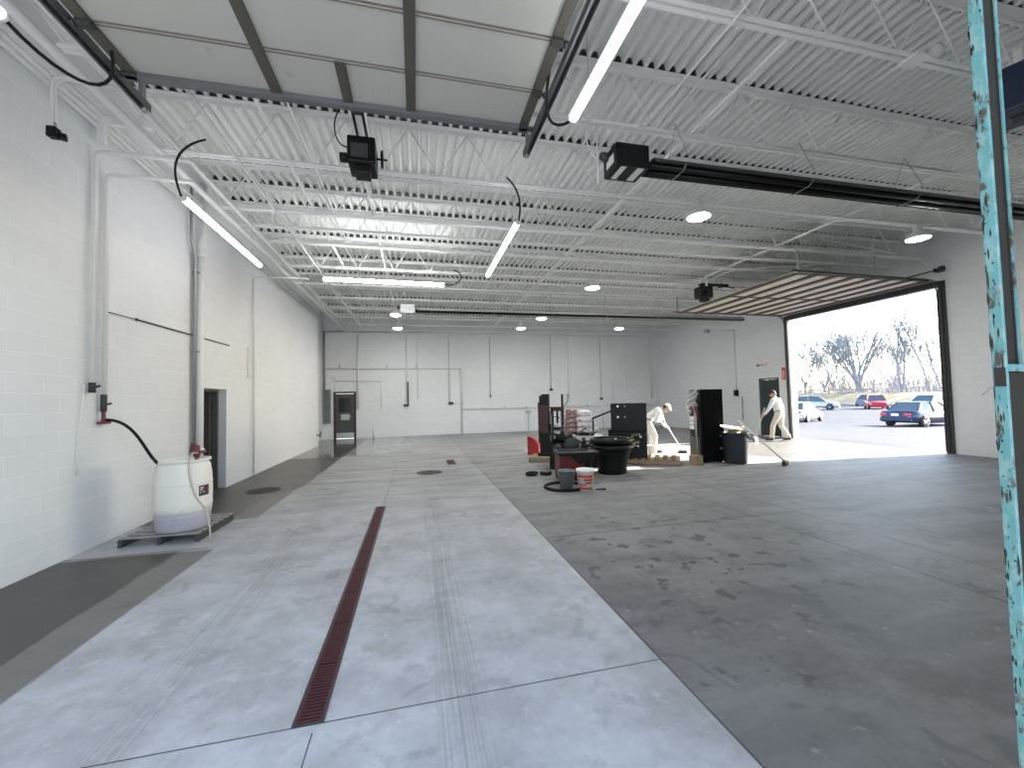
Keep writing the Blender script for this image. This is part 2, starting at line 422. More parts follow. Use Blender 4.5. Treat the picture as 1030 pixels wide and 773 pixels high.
# small room behind it
w = MB(); w.bb(LW-2.4, LW-2.3, 7.4, 11, 0, 2.6); w.bb(LW-2.3, LW-T, 7.3, 7.4, 0, 2.6); w.bb(LW-2.3, LW-T, 11, 11.1, 0, 2.6); w.bb(LW-2.4, LW-T, 7.3, 11.1, 2.6, 2.7)
w.bb(LW-2.4, LW-T-.055, 7.3, 11.1, -.15, 0)
struct(w, 'wall_storeroom', M['dim_room'])
w = MB(); f = .05
w.bb(LW-T-.05, LW-T+.06, d0, d0+f, 0, dz); w.bb(LW-T-.05, LW-T+.06, d1-f, d1, 0, dz); w.bb(LW-T-.05, LW-T+.06, d0+f, d1-f, dz-f, dz)
fr = struct(w, 'door_1', M['frame_grey'])
leaf = MB().bb(LW-T-.94, LW-T-.06, d1-.10, d1-.056, .01, dz-.06).build('door_leaf', M['frame_grey'], fr)
MB().sphere((LW-T-.86, d1-.15, 1.0), .028).tube([(LW-T-.86, d1-.15, 1.0), (LW-T-.86, d1-.10, 1.0)], .012).build('door_knob', M['steel'], leaf)
# back wall with burgundy framed door
w = MB(); b0, b1, bz = -3.79, -2.78, 2.22
w.bb(LW-.65, RW+.2, BW, BW+.2, bz, 6.1); w.bb(b1, RW+.2, BW, BW+.2, 0, bz); w.bb(LW-.65, b0, BW, BW+.2, 0, bz)
struct(w, 'wall_back', M['block_x'])
w = MB(); w.bb(b0+.01, b0+.1, BW-.02, BW+.15, 0, bz); w.bb(b1-.09, b1, BW-.02, BW+.15, 0, bz); w.bb(b0+.1, b1-.09, BW-.02, BW+.15, bz-.09, bz)
fr = struct(w, 'door_2', M['burgundy'])
lf = MB(); lf.bb(b0+.105, b1-.095, BW+.03, BW+.08, .01, bz-.1)
lf = lf.build('door_leaf', M['door_grey'], fr)
MB().bb(b0+.24, b1-.22, BW+.012, BW+.03, 1.25, 1.92).build('door_glass', M['glass_dark'], lf)
w = MB()
for a, b, c, d in ((b0+.20, b1-.18, 1.92, 1.96), (b0+.20, b1-.18, 1.21, 1.25), (b0+.20, b0+.24, 1.25, 1.92), (b1-.22, b1-.18, 1.25, 1.92)): w.bb(a, b, BW+.01, BW+.03, c, d)
w.build('glazing_bead', M['door_grey'], lf)
MB().bb(b0+.33, b1-.3, BW+.024, BW+.03, .88, 1.15).build('notice', M['pale_green'], lf)
MB().bb(b0+.12, b1-.11, BW+.024, BW+.03, .03, .27).build('kick_plate', M['steel'], lf)
MB().tube([(b1-.2, BW+.03, 1.05), (b1-.2, BW-.03, 1.05), (b1-.32, BW-.03, 1.05)], .013).build('door_handle', M['steel'], lf)
# right wall with tall vehicle opening and a dark green door
o0, o1, oz = 7.78, 12.32, 4.38
g0, g1, gz = 12.80, 13.72, 2.27
w = MB(); w.bb(RW, RW+.3, FW-.3, o0, 0, 6.1); w.bb(RW, RW+.3, o0, o1, oz, 6.1); w.bb(RW, RW+.3, o1, g0, 0, 6.1); w.bb(RW, RW+.3, g0, g1, gz, 6.1); w.bb(RW, RW+.3, g1, BW+.2, 0, 6.1)
struct(w, 'wall_right', M['block_y'])
w = MB(); w.bb(RW-.015, RW+.1, g0, g0+.05, 0, gz); w.bb(RW-.015, RW+.1, g1-.05, g1, 0, gz); w.bb(RW-.015, RW+.1, g0+.05, g1-.05, gz-.05, gz)
fr = struct(w, 'door_3', M['door_green'])
lf = MB().bb(RW+.03, RW+.08, g0+.055, g1-.055, .01, gz-.055).build('door_leaf', M['door_green'], fr)
MB().tube([(RW+.03, g0+.16, 1.03), (RW-.03, g0+.16, 1.03), (RW-.03, g0+.28, 1.03)], .012).build('door_handle', M['steel'], lf)
# steel jamb lining of the vehicle opening
w = MB(); w.bb(RW-.06, RW+.02, o0-.12, o0+.015, 0, oz+.12); w.bb(RW-.06, RW+.02, o1-.015, o1+.10, 0, oz+.12); w.bb(RW-.05, RW+.02, o0, o1, oz-.02, oz+.14)
struct(w, 'trim_1', M['dark_steel'])
# front wall (behind the camera) with the open vehicle doorway
FO0, FO1, FOZ = -2.5, 1.33, 4.35
w = MB(); w.bb(LW-T, FO0, FW-.3, FW, 0, 6.1); w.bb(FO1+.17, RW+.3, FW-.3, FW, 0, 6.1); w.bb(FO0, FO1+.17, FW-.3, FW, FOZ, 6.1)
struct(w, 'wall_front', M['block_x'])
# ceiling: fluted steel deck, flutes run from front to back
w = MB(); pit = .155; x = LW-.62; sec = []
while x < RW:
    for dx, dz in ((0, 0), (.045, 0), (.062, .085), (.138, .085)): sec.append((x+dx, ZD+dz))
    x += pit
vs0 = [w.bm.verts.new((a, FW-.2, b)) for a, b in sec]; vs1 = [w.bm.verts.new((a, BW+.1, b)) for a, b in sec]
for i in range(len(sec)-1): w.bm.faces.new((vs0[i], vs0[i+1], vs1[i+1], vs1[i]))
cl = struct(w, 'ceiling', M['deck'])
struct(MB().bb(LW-.8, RW+.4, FW-.4, BW+.3, 6.1, 6.3), 'ceiling_roof', M['asphalt'])

# ------------------------------------------------------------------ roof joists
ORD = ['first', 'second', 'third', 'fourth', 'fifth', 'sixth', 'seventh', 'eighth', 'ninth', 'tenth', 'eleventh', 'twelfth', 'thirteenth', 'fourteenth', 'fifteenth']
JB, JT = 5.05, ZD
xa, xb = LW+.03, RW-.03
def joist(i, y):
    t = thing('roof_joist', 'white open-web roof joist, %s one back from the raised white overhead door' % ORD[i], 'joist', (0, y, JB), 0, 'white open-web roof joists')
    w = MB()
    for s in (-1, 1):
        w.bb(xa, xb, s*.004, s*.082, .772, .786); w.bb(xa, xb, s*.004, s*.012, .72, .774)
    w.build('top_chord', M['joist'], t)
    w = MB(); c0, c1 = xa+.55, xb-.55
    for s in (-1, 1):
        w.bb(c0, c1, s*.012, s*.058, 0, .008); w.bb(c0, c1, s*.012, s*.018, .008, .05)
    w.build('bottom_chord', M['joist'], t)
    w = MB(); pts = [(xa+.1, 0, .74), (c0+.05, 0, .03)]; n = 18; st = (c1-c0-.1)/n
    for k in range(n):
        pts += [(c0+.05+st*(k+.5), 0, .74), (c0+.05+st*(k+1), 0, .03)]
    pts.append((xb-.1, 0, .74))
    for a, b in zip(pts, pts[1:]): w.tube([a, b], .010, 6)
    w.build('web', M['joist'], t)
for i, y in enumerate(JY): joist(i, y)

# bridging lines (front to back) between the bottom chords
BR = [(-1.72, 'over the trench drain side'), (-.72, 'left of the middle hanging tube light'), (3.6, 'right of the middle hanging tube light'), (8.3, 'above the raised door of the side opening')]
for x, wh in BR:
    t = thing('bridging_line', 'thin white bridging running front to back, %s' % wh, 'bridging', (x, 3.0, JB), 0, 'white bridging between joists')
    MB().bb(-.018, .018, 0, 17.0, .052, .06).bb(-.018, -.012, 0, 17.0, .06, .09).build('bottom_angle', M['joist'], t)
    MB().bb(.06, .09, 0, 17.0, .70, .708).build('top_angle', M['joist'], t)
# diagonal cross bracing at the right end of the joists
for k, (x0, y0, x1, y1) in enumerate([(12.2, 6.1, 9.6, 7.65), (11.9, 7.65, 9.2, 8.45), (13.2, 4.55, 11.0, 6.1)]):
    o = MB().tube([(x0, y0+.07, JB+.07), (x1, y1-.07, JB+.72)], .018, 6).build('brace_rod', M['joist'])
    tag(o, ['white diagonal brace between joists just past the long black heater, over the side doorway', 'white diagonal brace between joists right above the side doorway door', 'white diagonal brace between joists in front of the black heater near the right wall'][k], 'brace', 'diagonal joist braces')

# ledger pipe along the top of the back wall
def conduit(pts, r, label, m='pipe_white', name='conduit', cat='pipe', straps=True, group=None, rr=.08):
    t = thing(name, label, cat, pts[0], 0, group); o = Vector(pts[0])
    P = arc_path(pts, rr)
    MB().tube([p-o for p in P], r, 8).build('pipe', M[m], t)
    return t
def fit(t, pos, size, name='junction_box', m='pipe_white', rz=0):
    return MB().box(Vector(pos)-t.location, size, rz, .006).build(name, M[m], t)
y = BW-.06
conduit([(-4.1, y, 5.08), (12.95, y, 5.08), (12.95, y, 1.55)], .045, 'long white pipe along the top of the back wall dropping near its right corner')
t = conduit([(-4.05, y, 3.3), (2.24, y, 3.3), (2.24, y, .02)], .028, 'white conduit running level across the back wall then bending down to the floor', 'pipe_white')
for x in (-3.5, -1.35, .03): MB().tube([(x-t.location.x, 0, .02), (x-t.location.x, 0, .22)], .02).build('stub', M['galv'], t)
conduit([(-2.68, y, 4.95), (-2.68, y, 1.36)], .04, 'white vertical conduit on the back wall just right of the burgundy door', 'pipe_white')
t = conduit([(-3.72, y+.01, 2.72), (-1.62, y+.01, 2.72), (-1.62, y+.01, 1.36)], .016, 'thin conduit above the burgundy door turning down to an outlet box')
fit(t, (-1.65, y+.01, 1.3), (.14, .05, .12))
t = conduit([(-.43, y, 4.85), (-.43, y, 1.7)], .028, 'white vertical pipe on the back wall ending in a dark air hose fitting', 'pipe_white')
MB().tube([(.05, -.02, -3.1+.9), (.06, -.03, -3.1-.25)], .03).bb(-.16, .1, -.06, .0, -3.4, -3.3).build('hose_fitting', M['dark_steel'], t)
t = conduit([(.1, y, 4.85), (.1, y, 1.8)], .02, 'thin back wall conduit right of the dark air fitting, ending in a white valve')
fit(t, (.12, y, 1.76), (.16, .06, .1), 'valve')
t = conduit([(1.63, y, 4.98), (1.63, y, 1.6)], .014, 'thin conduit down the back wall to a dark square outlet box', 'grey_paint')
fit(t, (1.70, y, 1.55), (.24, .08, .14), 'outlet_box', 'dark_steel')
conduit([(1.84, y+.02, 1.55), (2.35, y+.02, 1.55), (2.35, y+.02, 1.4)], .012, 'short thin conduit looping right from the dark outlet box on the back wall', rr=.05)
t = conduit([(3.72, y, 4.9), (3.72, y, 1.95)], .014, 'thin grey drop conduit hanging alone mid back wall with a dark plug end', 'grey_paint')
fit(t, (3.72, y, 1.87), (.06, .06, .14), 'plug', 'black')
t = conduit([(2.26, y, 1.24), (13.1, y, 1.24)], .026, 'long low white conduit running level along the right half of the back wall', 'pipe_white')
for k in range(9): MB().bb(1.0+k*1.15, 1.06+k*1.15, -.03, .03, .0, .07).build('coupling', M['galv'], t)
for x, zt, zb, lb in ((7.0, 5.0, 2.2, 'thin drop conduit on the back wall above the dark red frame'), (8.0, 5.0, 1.5, 'white drop pipe on the back wall above the stacked sacks'), (9.87, 5.0, 1.65, 'drop conduit with a dark end box, between the sacks and the black box'), (10.6, 5.0, 1.3, 'vertical pipe on the back wall reaching the black box left edge'), (11.42, 5.0, 1.95, 'short drop conduit on the back wall over the black box')):
    t = conduit([(x, y, zt), (x, y, zb)], .016, lb, 'grey_paint' if x in (7.0, 9.87) else 'pipe_white')
    if x in (9.87, 7.0): fit(t, (x, y, zb-.05), (.16, .07, .12), 'outlet_box', 'dark_steel')
t = conduit([(5.71, y, .0), (5.71, y, 1.02)], .012, 'slim rod standing against the back wall left of the dark tower, with a cross head', 'galv')
MB().bb(-.15, .15, -.02, .02, 1.0, 1.05).build('cross_head', M['galv'], t)
t = conduit([(9.9, y, 0), (9.9, y, 1.0)], .012, 'slim rod against the back wall behind the sacks', 'galv')
conduit([(-1.98, y, 0), (-1.98, y, .44)], .035, 'short white pipe stub rising from the floor right of the burgundy door')
conduit([(-4.17, BW-.06, 5.1), (-4.17, BW-.06, 2.36)], .04, 'grey conduit dropping into the electrical panel in the back left corner', 'galv')

# electrical panel in the far left corner
t = thing('electrical_panel', 'tall grey electrical panel in the far left corner beside the burgundy door', 'electrical panel', (-4.06, BW, .74))
MB().bb(-.17, .17, -.16, -.005, 0, 1.6, .01).build('cabinet', M['galv'], t)
MB().bb(-.12, .15, -.178, -.16, .03, 1.57, .004).build('cover', M['rail_grey'], t)
MB().bb(.09, .12, -.2, -.178, .75, .85).build('latch', M['dark_steel'], t)
t = thing('wall_valve', 'small dark tap on the left wall below the electrical panel', 'tap', (LW, 17.35, .45))
MB().tube([(0, 0, 0), (.12, 0, 0), (.12, 0, -.1)], .025).build('spout', M['dark_steel'], t)
MB().ring((.13, 0, .08), .05, .012, 'X').tube([(.13, 0, 0), (.13, 0, .08)], .012).build('hand_wheel', M['dark_steel'], t)
t = thing('alarm_box', 'small white box high on the back wall above the burgundy door', 'alarm', (-3.72, BW, 2.9))
MB().bb(-.1, .1, -.09, -.004, -.07, .1, .01).build('housing', M['pipe_white'], t)
MB().tube([(0, -.05, -.07), (0, -.03, -.6)], .012).build('lead', M['pipe_white'], t)

# ------------------------------------------------------------------ left wall services
x = LW+.05
for k, (dz, rr) in enumerate(((5.11, .028), (5.19, .022), (5.27, .03))):
    conduit([(x+.01*k, .6, dz), (x+.01*k, 17.5, dz)], rr, ['lowest of three parallel conduits along the top of the left wall', 'middle of three parallel conduits along the top of the left wall', 'topmost of three parallel conduits along the top of the left wall'][k])
conduit([(-3.2, .6, 4.93), (-3.08, 20.2, 4.98)], .045, 'thick white pipe running front to back under the joists beside the left wall')
conduit([(-2.95, .6, 5.0), (-2.95, 20.2, 5.0)], .03, 'thinner white pipe running front to back, right beside the thick white pipe')
conduit([(-2.3, 3.1, 4.99), (-2.3, 20.2, 4.99)], .022, 'white conduit under the joists, third pipe out from the left wall')
conduit([(-1.35, 4.4, 4.97), (8, 4.4, 4.97)], .02, 'thin white conduit running across the hall just past the raised overhead door')
t = conduit([(x+1.0, 5.86, 4.78), (x, 5.86, 4.78), (x, 5.86, 1.97)], .026, 'left one of the two white drop pipes on the left wall')
MB().tube([(-1, 0, -2.81), (-1, 0, -2.93)], .035).tube([(-1, 0, -2.87), (-.92, -.0, -2.85)], .015).build('valve', M['dark_steel'], t)
t = conduit([(x+.95, 6.05, 4.6), (x, 6.05, 4.6), (x, 6.05, 1.83)], .026, 'right one of the two white drop pipes on the left wall, feeding the black hose')
MB().tube([(-.95, 0, -2.77), (-.95, 0, -2.98)], .032).tube([(-.95, 0, -2.9), (-.87, 0, -2.88)], .014).build('valve', M['dark_steel'], t)
MB().tube([(-.95, 0, -2.98), (-.95, 0, -3.12)], .022).bb(-.99, -.9, -.05, .05, -3.13, -3.1).build('hose_bib', M['maroon'], t)
o = MB().tube(bez((LW+.04, 6.08, 1.52), (LW+.30, 6.2, 1.52), (LW+.45, 6.1, 1.1), (-3.09, 5.90, .975), 20), .018, 8).build('hose', M['rubber'])
tag(o, 'black rubber hose sagging from the wall tap to the white barrel', 'hose')
o = MB().tube(bez((LW+.03, 5.78, 1.95), (LW+.03, 5.74, 1.6), (LW+.02, 5.70, 1.3), (LW+.02, 5.70, .9), 10), .007, 6).build('cable', M['pipe_white'])
tag(o, 'thin white cord hanging on the left wall under the left drop pipe', 'cord')
# big pipe with forked top
t = thing('drain_pipe', 'thick white vertical pipe on the left wall behind the white barrel, forked at the top', 'pipe', (LW+.09, 8.24, 0))
MB().tube([(0, 0, .03), (0, 0, 4.35)], .065, 14).tube([(0, 0, 4.3), (0, 0, 4.4)], .078, 14).tube([(0, 0, .85), (0, 0, .93)], .078, 14).build('main_pipe', M['pipe_white'], t)
MB().tube(arc_path([(0, 0, 4.35), (0, .02, 4.6), (0, .12, 4.75), (0, .12, 5.7)], .1), .05, 12).build('branch', M['pipe_white'], t)
MB().tube(arc_path([(-.03, -.1, .1), (-.03, -.1, 4.3), (-.03, -.24, 4.55), (-.03, -.24, 5.6)], .1), .024, 10).build('side_conduit', M['galv'], t)  # grey colour carries the shade along the thick pipe's left side
for z in (.9, 2.6, 4.0): MB().bb(-.08, .03, -.09, .09, z, z+.03).build('strap', M['galv'], t)
conduit([(x, 10.84, .05), (x, 10.84, 4.75), (x+1.2, 10.84, 4.75)], .022, 'white conduit up the left wall beyond the storeroom doorway, turning out at the top')
conduit([(x-.02, 10.55, 2.3), (x-.02, 10.55, 3.0)], .015, 'short conduit stub on the left wall right of the storeroom doorway', 'pipe_white')
o = MB().tube([(LW+.012, 6.12, 2.88), (LW+.012, 6.7, 2.89)], .006, 6).tube([(LW+.014, 6.7, 2.89), (LW+.014, 9.62, 2.92)], .012, 6).sphere((LW+.014, 6.7, 2.89), .022, 8).build('wall_rod', M['dark_steel'])
tag(o, 'thin dark rod fixed level across the left wall, passing the thick white pipe', 'rod')
# floodlight on gooseneck conduit
t = thing('flood_light', 'small black floodlight hanging on twin white conduit high on the left wall', 'light', (LW+.28, 4.92, 4.42))
for s in (0, .045):
    MB().tube(arc_path([(0, s, .08), (-.01, s, .62), (.5, s+.12, .62)], .14), .013, 8).build('conduit', M['pipe_white'], t)
MB().box((0, .02, .02), (.085, .085, .11), 0, .015).build('housing', M['black'], t)
MB().box((.065, .05, .0), (.05, .07, .06), .4, .01).build('lamp_head', M['black'], t)
MB().tube([(0, .02, .07), (0, .02, .12)], .024).build('clamp', M['galv'], t)
o = MB().bb(-.55, .02, -.03, .03, 0, .1).bb(-.55, -.48, -.03, .03, -.25, .0).build('pipe_bracket', M['joist'], None, (LW+.6, 5.9, 5.15))
tag(o, 'white steel bracket holding the pipes at the top of the left wall', 'bracket')

# ------------------------------------------------------------------ lights
def tube_light(a, b, label, cord):
    t = thing('tube_light', label, 'light', a, 0, 'lit linear tube lights'); a = Vector(a); b = Vector(b)-a; u = b.normalized()
    MB().tube([u*.02, b-u*.02], .042, 14).build('lamp_tube', M['tube_emit'], t)
    for p, s in ((Vector((0, 0, 0)), 1), (b, -1)): MB().tube([p, p+u*s*.025], .045, 14).build('end_cap', M['pipe_white'], t)
    MB().tube([Vector(p)-a for p in cord], .013, 8).build('power_cord', M['rubber'], t)
    for f in (.15, .85):
        p = b*f; MB().tube([p+Vector((0, 0, .04)), Vector((p.x, p.y, JB-a.z))], .003, 4).build('hanger', M['steel'], t)
    return t
Z = 4.25
tube_light((1.455, 3.47, Z), (1.455, 1.03, Z), 'lit tube light hanging nearest, to the right of the raised overhead door', bez((1.455, 3.49, Z), (1.2, 3.75, Z-.05), (1.15, 3.4, Z+.2), (1.3, 3.3, JB), 12))
tube_light((1.49, 5.68, Z), (1.49, 8.3, Z), 'lit tube light hanging lengthwise in the middle of the hall', bez((1.49, 5.66, Z), (1.52, 5.5, 4.5), (1.5, 5.75, 4.8), (1.42, 6.05, JB+.05), 12))
tube_light((-2.78, 5.75, Z), (-2.78, 8.35, Z), 'lit tube light hanging lengthwise beside the left wall above the barrel', bez((-2.78, 5.73, Z), (-2.8, 5.5, 4.5), (-2.8, 5.6, 4.8), (-2.6, 5.9, JB+.05), 12))
t = tube_light((-2.05, 10.03, 4.53), (.73, 10.11, 4.53), 'lit tube light hanging crosswise between joists in the left half of the hall', bez((.75, 10.1, 4.53), (1.15, 10.1, 4.5), (1.3, 10.2, 4.9), (1.0, 10.7, JB+.05), 12))
for ch in t.children:
    if ch.name.startswith('lamp_tube'): ch.data.materials[0] = M['tube_emit_strong']
tube_light((-2.62, 3.28, Z), (-2.62, .9, Z), 'lit tube light at the top left, left of the raised door track', bez((-2.62, 3.3, Z), (-2.55, 3.7, Z-.15), (-2.42, 4.1, Z), (-2.40, 3.9, 4.62), 12))
def bay(x, y, z, label):
    t = thing('high_bay_light', label, 'light', (x, y, z), 0, 'round high bay lights')
    MB().lathe([(.03, .30), (.07, .28), (.08, .16), (.19, .06), (.205, .0), (.19, .0)], n=24).build('housing', M['pipe_white'], t)
    MB().lathe([(.0, -.035), (.10, -.028), (.185, .0), (.185, .004)], n=24).build('lens', M['bay_emit'], t)
    MB().tube([(0, 0, .28), (0, 0, max(.32, JB+.02-z))], .012).build('stem', M['galv'], t)
bay(4.83, 6.05, 4.75, 'lit round bay light just past the long black heater near its burner')
bay(9.95, 6.05, 4.72, 'lit round bay light over the right side, above the raised side door')
bay(4.85, 10.5, 4.72, 'lit round bay light mid ceiling, between the near one and the back row')
bay(-.66, 14.9, 4.74, 'lit round bay light on a stem at the left end of the far heater')
bay(-.70, 17.6, 4.74, 'lit round bay light nearest the back wall on the left, behind the far heater end')
bay(4.5, 17.1, 4.74, 'lit round bay light in the back row, middle of the back wall')
bay(4.73, 14.9, 4.74, 'lit round bay light beyond the middle one, just above the far heater')
bay(8.95, 16.7, 4.74, 'lit round bay light in the back row, right end')

# conduit crossing to the near tube
conduit([(2.8, .7, 4.98), (2.8, 4.25, 4.98), (2.65, 4.42, 4.98), (1.5, 4.42, 4.98)], .010, 'white conduit coming forward over the black burner box and bending left along the joist', rr=.3)
# small items clamped to the near joist
t = thing('beam_clamp', 'small white clamp and cable on the nearest joist, upper right', 'clamp', (5.1, 3.0, 5.06))
MB().bb(-.16, .04, -.09, .09, -.03, 0).build('plate', M['joist'], t)
MB().sphere((.25, 0, .12), (.07, .07, .1), 10).tube([(.25, 0, .0), (.25, 0, .12)], .03).build('lamp_holder', M['pipe_white'], t)

# ------------------------------------------------------------------ raised overhead door at the front
t = thing('overhead_door', 'raised white sectional overhead door with dark stiles at the top left', 'overhead door', (0, 0, 4.60))
DX0, DX1 = -2.46, 1.22
ys = [4.16, 3.66, 3.08, 2.50, 1.92, 1.34]
for a, b in zip(ys, ys[1:]):
    MB().bb(DX0, DX1, b+.008, a-.008, .02, .07, .006).build('door_section', M['panel_white'], t)
w = MB()
for yy in ys[1:-1]: w.bb(DX0, DX1, yy-.008, yy+.008, .03, .06); w.bb(DX0, DX1, yy+.014, yy+.022, .012, .02); w.bb(DX0, DX1, yy-.022, yy-.014, .012, .02)
w.build('section_joint', M['seam'], t)
for xs in (DX0+.05, -1.24, -.01, DX1-.05):
    MB().bb(xs-.045, xs+.045, 1.34, 4.15, -.005, .019).build('stile', M['stile'], t)
MB().bb(-.65, -.56, 3.67, 4.14, -.005, .019).build('stile', M['stile'], t)
MB().bb(DX0, DX1, 4.14, 4.22, -.03, .09, .004).build('end_rail', M['rail_grey'], t)
for xs in (DX0+.05, DX1-.05):
    for yy in ys[:5]:
        s = -1 if xs < 0 else 1
        MB().bb(xs-.05, xs+.05, yy-.05, yy+.03, -.03, .0, .004).tube([(xs, yy, -.01), (xs+s*.11, yy, -.01)], .012).tube([(xs+s*.07, yy, -.01), (xs+s*.1, yy, -.01)], .028, 12).build('roller_hinge', M['dark_steel'], t)
for k, xs in enumerate((-2.56, 1.335)):
    t2 = thing('door_track', ['left steel track carrying the raised front overhead door', 'right steel track carrying the raised front overhead door'][k], 'track', (xs, 0, 4.62), 0, 'front overhead door tracks')
    w = MB(); w.bb(-.035, .035, .7, 4.66, .035, .04); w.bb(-.035, -.03, .7, 4.66, -.035, .035); w.bb(.03, .035, .7, 4.66, -.035, .035); w.bb(-.03, -.015, .7, 4.66, -.035, -.03)
    w.build('rail', M['dark_galv'], t2)
    w = MB(); w.bb(-.012 if k else -.05, .05 if k else .012, .7, 4.66, .041, .047); w.bb(.044 if k else -.05, .05 if k else -.044, .7, 4.66, .0, .041)
    w.build('angle', M['dark_galv'], t2)
    MB().bb(-.02, .02, 4.56, 4.6, .04, .45).build('hanger', M['galv'], t2)
    MB().tube([(0, 4.62, -.06), (0, 4.62, .02)], .025).build('stop', M['galv'], t2)
# opener
def opener(loc, rz, label, rail=True):
    t = thing('door_opener', label, 'door opener', loc, rz)
    MB().box((0, 0, 0), (.30, .36, .30), 0, .015).build('motor_box', M['black_metal'], t)
    MB().box((0, -.02, -.19), (.17, .2, .1), 0, .015).build('gear_case', M['black'], t)
    MB().tube([(-.15, 0, -.02), (-.25, 0, -.02)], .055, 16).build('motor', M['black'], t)
    MB().tube([(.15, 0, 0), (.27, 0, 0)], .012).lathe([(.0, .20), (.09, .20), (.1, .21), (.1, .225), (.0, .225)], n=20, axis='X').build('chain_wheel', M['black_metal'], t)
    MB().bb(-.11, .07, -.185, -.181, -.1, .06).build('data_plate', M['dark_steel'], t)
    if rail:
        w = MB()
        for s in (-1, 1): w.bb(s*.05-.012, s*.05+.012, -.75, .1, .2, .25)
        w.build('rail', M['black_metal'], t)
        MB().bb(-.04, .04, -.6, -.5, .16, .24).build('trolley', M['dark_steel'], t)
        MB().tube([(-.03, -.58, .2), (-.05, -.95, .16)], .018, 6).build('pull_arm', M['black_metal'], t)
        for s in (-1, 1): MB().bb(s*.13-.015, s*.13+.015, -.02, .02, .13, .45).build('hanger', M['joist'], t)
        MB().tube(bez((-.14, -.1, .05), (-.3, -.2, -.05), (-.3, -.4, .25), (-.1, -.45, .3), 12), .008, 6).build('wire', M['rubber'], t)
    return t
opener((-.56, 4.90, 4.50), 0, 'black door opener motor hanging past the raised front overhead door')

# ------------------------------------------------------------------ raised door over the side opening
t = thing('overhead_door', 'raised overhead door with brown struts above the sunny side opening', 'overhead door', (RW, 0, 4.50))
xs = [-.35-.60*k for k in range(8)]
for a, b in zip(xs, xs[1:]):
    MB().bb(b+.008, a-.008, o0+.05, o1-.05, .03, .08, .006).build('door_section', M['panel_cream'], t)
for k, xx in enumerate(xs):
    MB().bb(xx-.07, xx+.07, o0+.05, o1-.05, -.012, .029, .004).build('strut', M['brown_strut'], t)
for yy in (o0+.1, 10.05, o1-.1):
    MB().bb(xs[-1], xs[0], yy-.05, yy+.05, .012, .03).build('stile', M['stile'], t)
for k, yy in enumerate((o0-.02, o1+.02)):
    t2 = thing('door_track', ['near curved steel track of the side overhead door', 'far curved steel track of the side overhead door'][k], 'track', (RW, yy, 0), 0, 'side overhead door tracks')
    P = arc_path([(-.1, 0, .05), (-.1, 0, 4.52), (-4.75, 0, 4.56)], .38, 10)
    w = MB()
    for dx, dy in ((0, -.03), (0, .03)):
        w.tube([p+Vector((0, dy, 0)) for p in P], .016, 4)
    w.build('rail', M['dark_steel'], t2)
    MB().bb(-.065, -.055, -.05, .05, .0, 4.3).build('angle', M['dark_steel'], t2)
    for xx in (-2.2, -4.6): MB().bb(xx-.015, xx+.015, -.015, .015, 4.6, 5.06).build('hanger', M['galv'], t2)
t = thing('torsion_shaft', 'dark torsion spring shaft above the sunny side opening', 'shaft', (RW-.18, 10.05, 4.78))
MB().tube([(0, -2.5, 0), (0, 2.5, 0)], .016).build('shaft', M['dark_steel'], t)
for s in (-1, 1):
    MB().tube([(0, s*.15, 0), (0, s*1.3, 0)], .04, 12).build('spring', M['dark_steel'], t)
    MB().tube([(0, s*2.4, 0), (0, s*2.48, 0)], .08, 16).build('cable_drum', M['dark_steel'], t)
    MB().bb(-.03, .175, s*2.3-.02, s*2.3+.02, -.05, .05).build('bearing_plate', M['dark_steel'], t)
opener((7.6, 9.45, 4.42), PI/2, 'black door opener motor hanging by the raised side overhead door')
o = MB().tube(arc_path([(7.65, 9.5, 4.65), (8.1, 9.1, 4.95), (10.2, 8.5, 5.0)], .2), .02, 8).build('conduit', M['pipe_white'])
tag(o, 'white conduit rising from the side door opener to the joists', 'pipe')
# opener of the next bay, seen behind the teal post
t = opener((6.0, 2.72, 4.62), .35, 'dark blue-black opener box behind the teal post at upper right', rail=False)
for ch in t.children:
    if ch.name.startswith('motor_box'): ch.scale = (1.7, 1.2, 1.5); ch.data.materials[0] = M['navy']
MB().bb(-.04, .04, -.03, .03, .25, .46).build('hanger', M['joist'], t)

# ------------------------------------------------------------------ radiant tube heaters
def heater(x0, x1, y, z, m_ref, label, boxm, light_top=False):
    t = thing('tube_heater', label, 'heater', (x0, y, z))
    L = x1-x0
    MB().box((.20, 0, .13), (.42, .34, .27), 0, .008).build('burner_box', M[boxm], t)
    MB().tube([(.0, .05, .2), (-.1, .05, .2)], .055, 14).build('blower', M['dark_steel'], t)
    for a, b in ((.06, .13), (.27, .36)): MB().bb(a, b, -.14, .13, -.0075, -.0045).build('sticker', M['paper'], t)
    MB().bb(-.016, -.011, -.1, .08, .06, .17).build('sticker', M['paper'], t)
    for dy in (-.07, .07): MB().tube([(.4, dy, .09), (L, dy, .09)], .036, 12).build('radiant_tube', M['black_metal'], t)
    MB().tube([(L, -.07, .09), (L+.1, -.07, .09), (L+.1, .07, .09), (L, .07, .09)], .036, 12).build('return_bend', M['black_metal'], t)
    poly = [(-.17, .085), (-.12, .16), (.12, .16), (.17, .085), (.165, .085), (.115, .154), (-.115, .154), (-.165, .085)]
    w = MB(); w.prism([(a, b) for a, b in poly], .5, L+.05, 'X'); w.build('reflector', M[m_ref], t)
    k = .9
    while k < L:
        MB().tube([(k, -.18, .1), (k, -.12, .045), (k, .12, .045), (k, .18, .1)], .007, 5).tube([(k, -.2, .2), (k, 0, JB-z)], .005, 4).tube([(k, .2, .2), (k, 0, JB-z)], .005, 4).build('hanger', M['galv'], t)
        k += 1.9
    return t
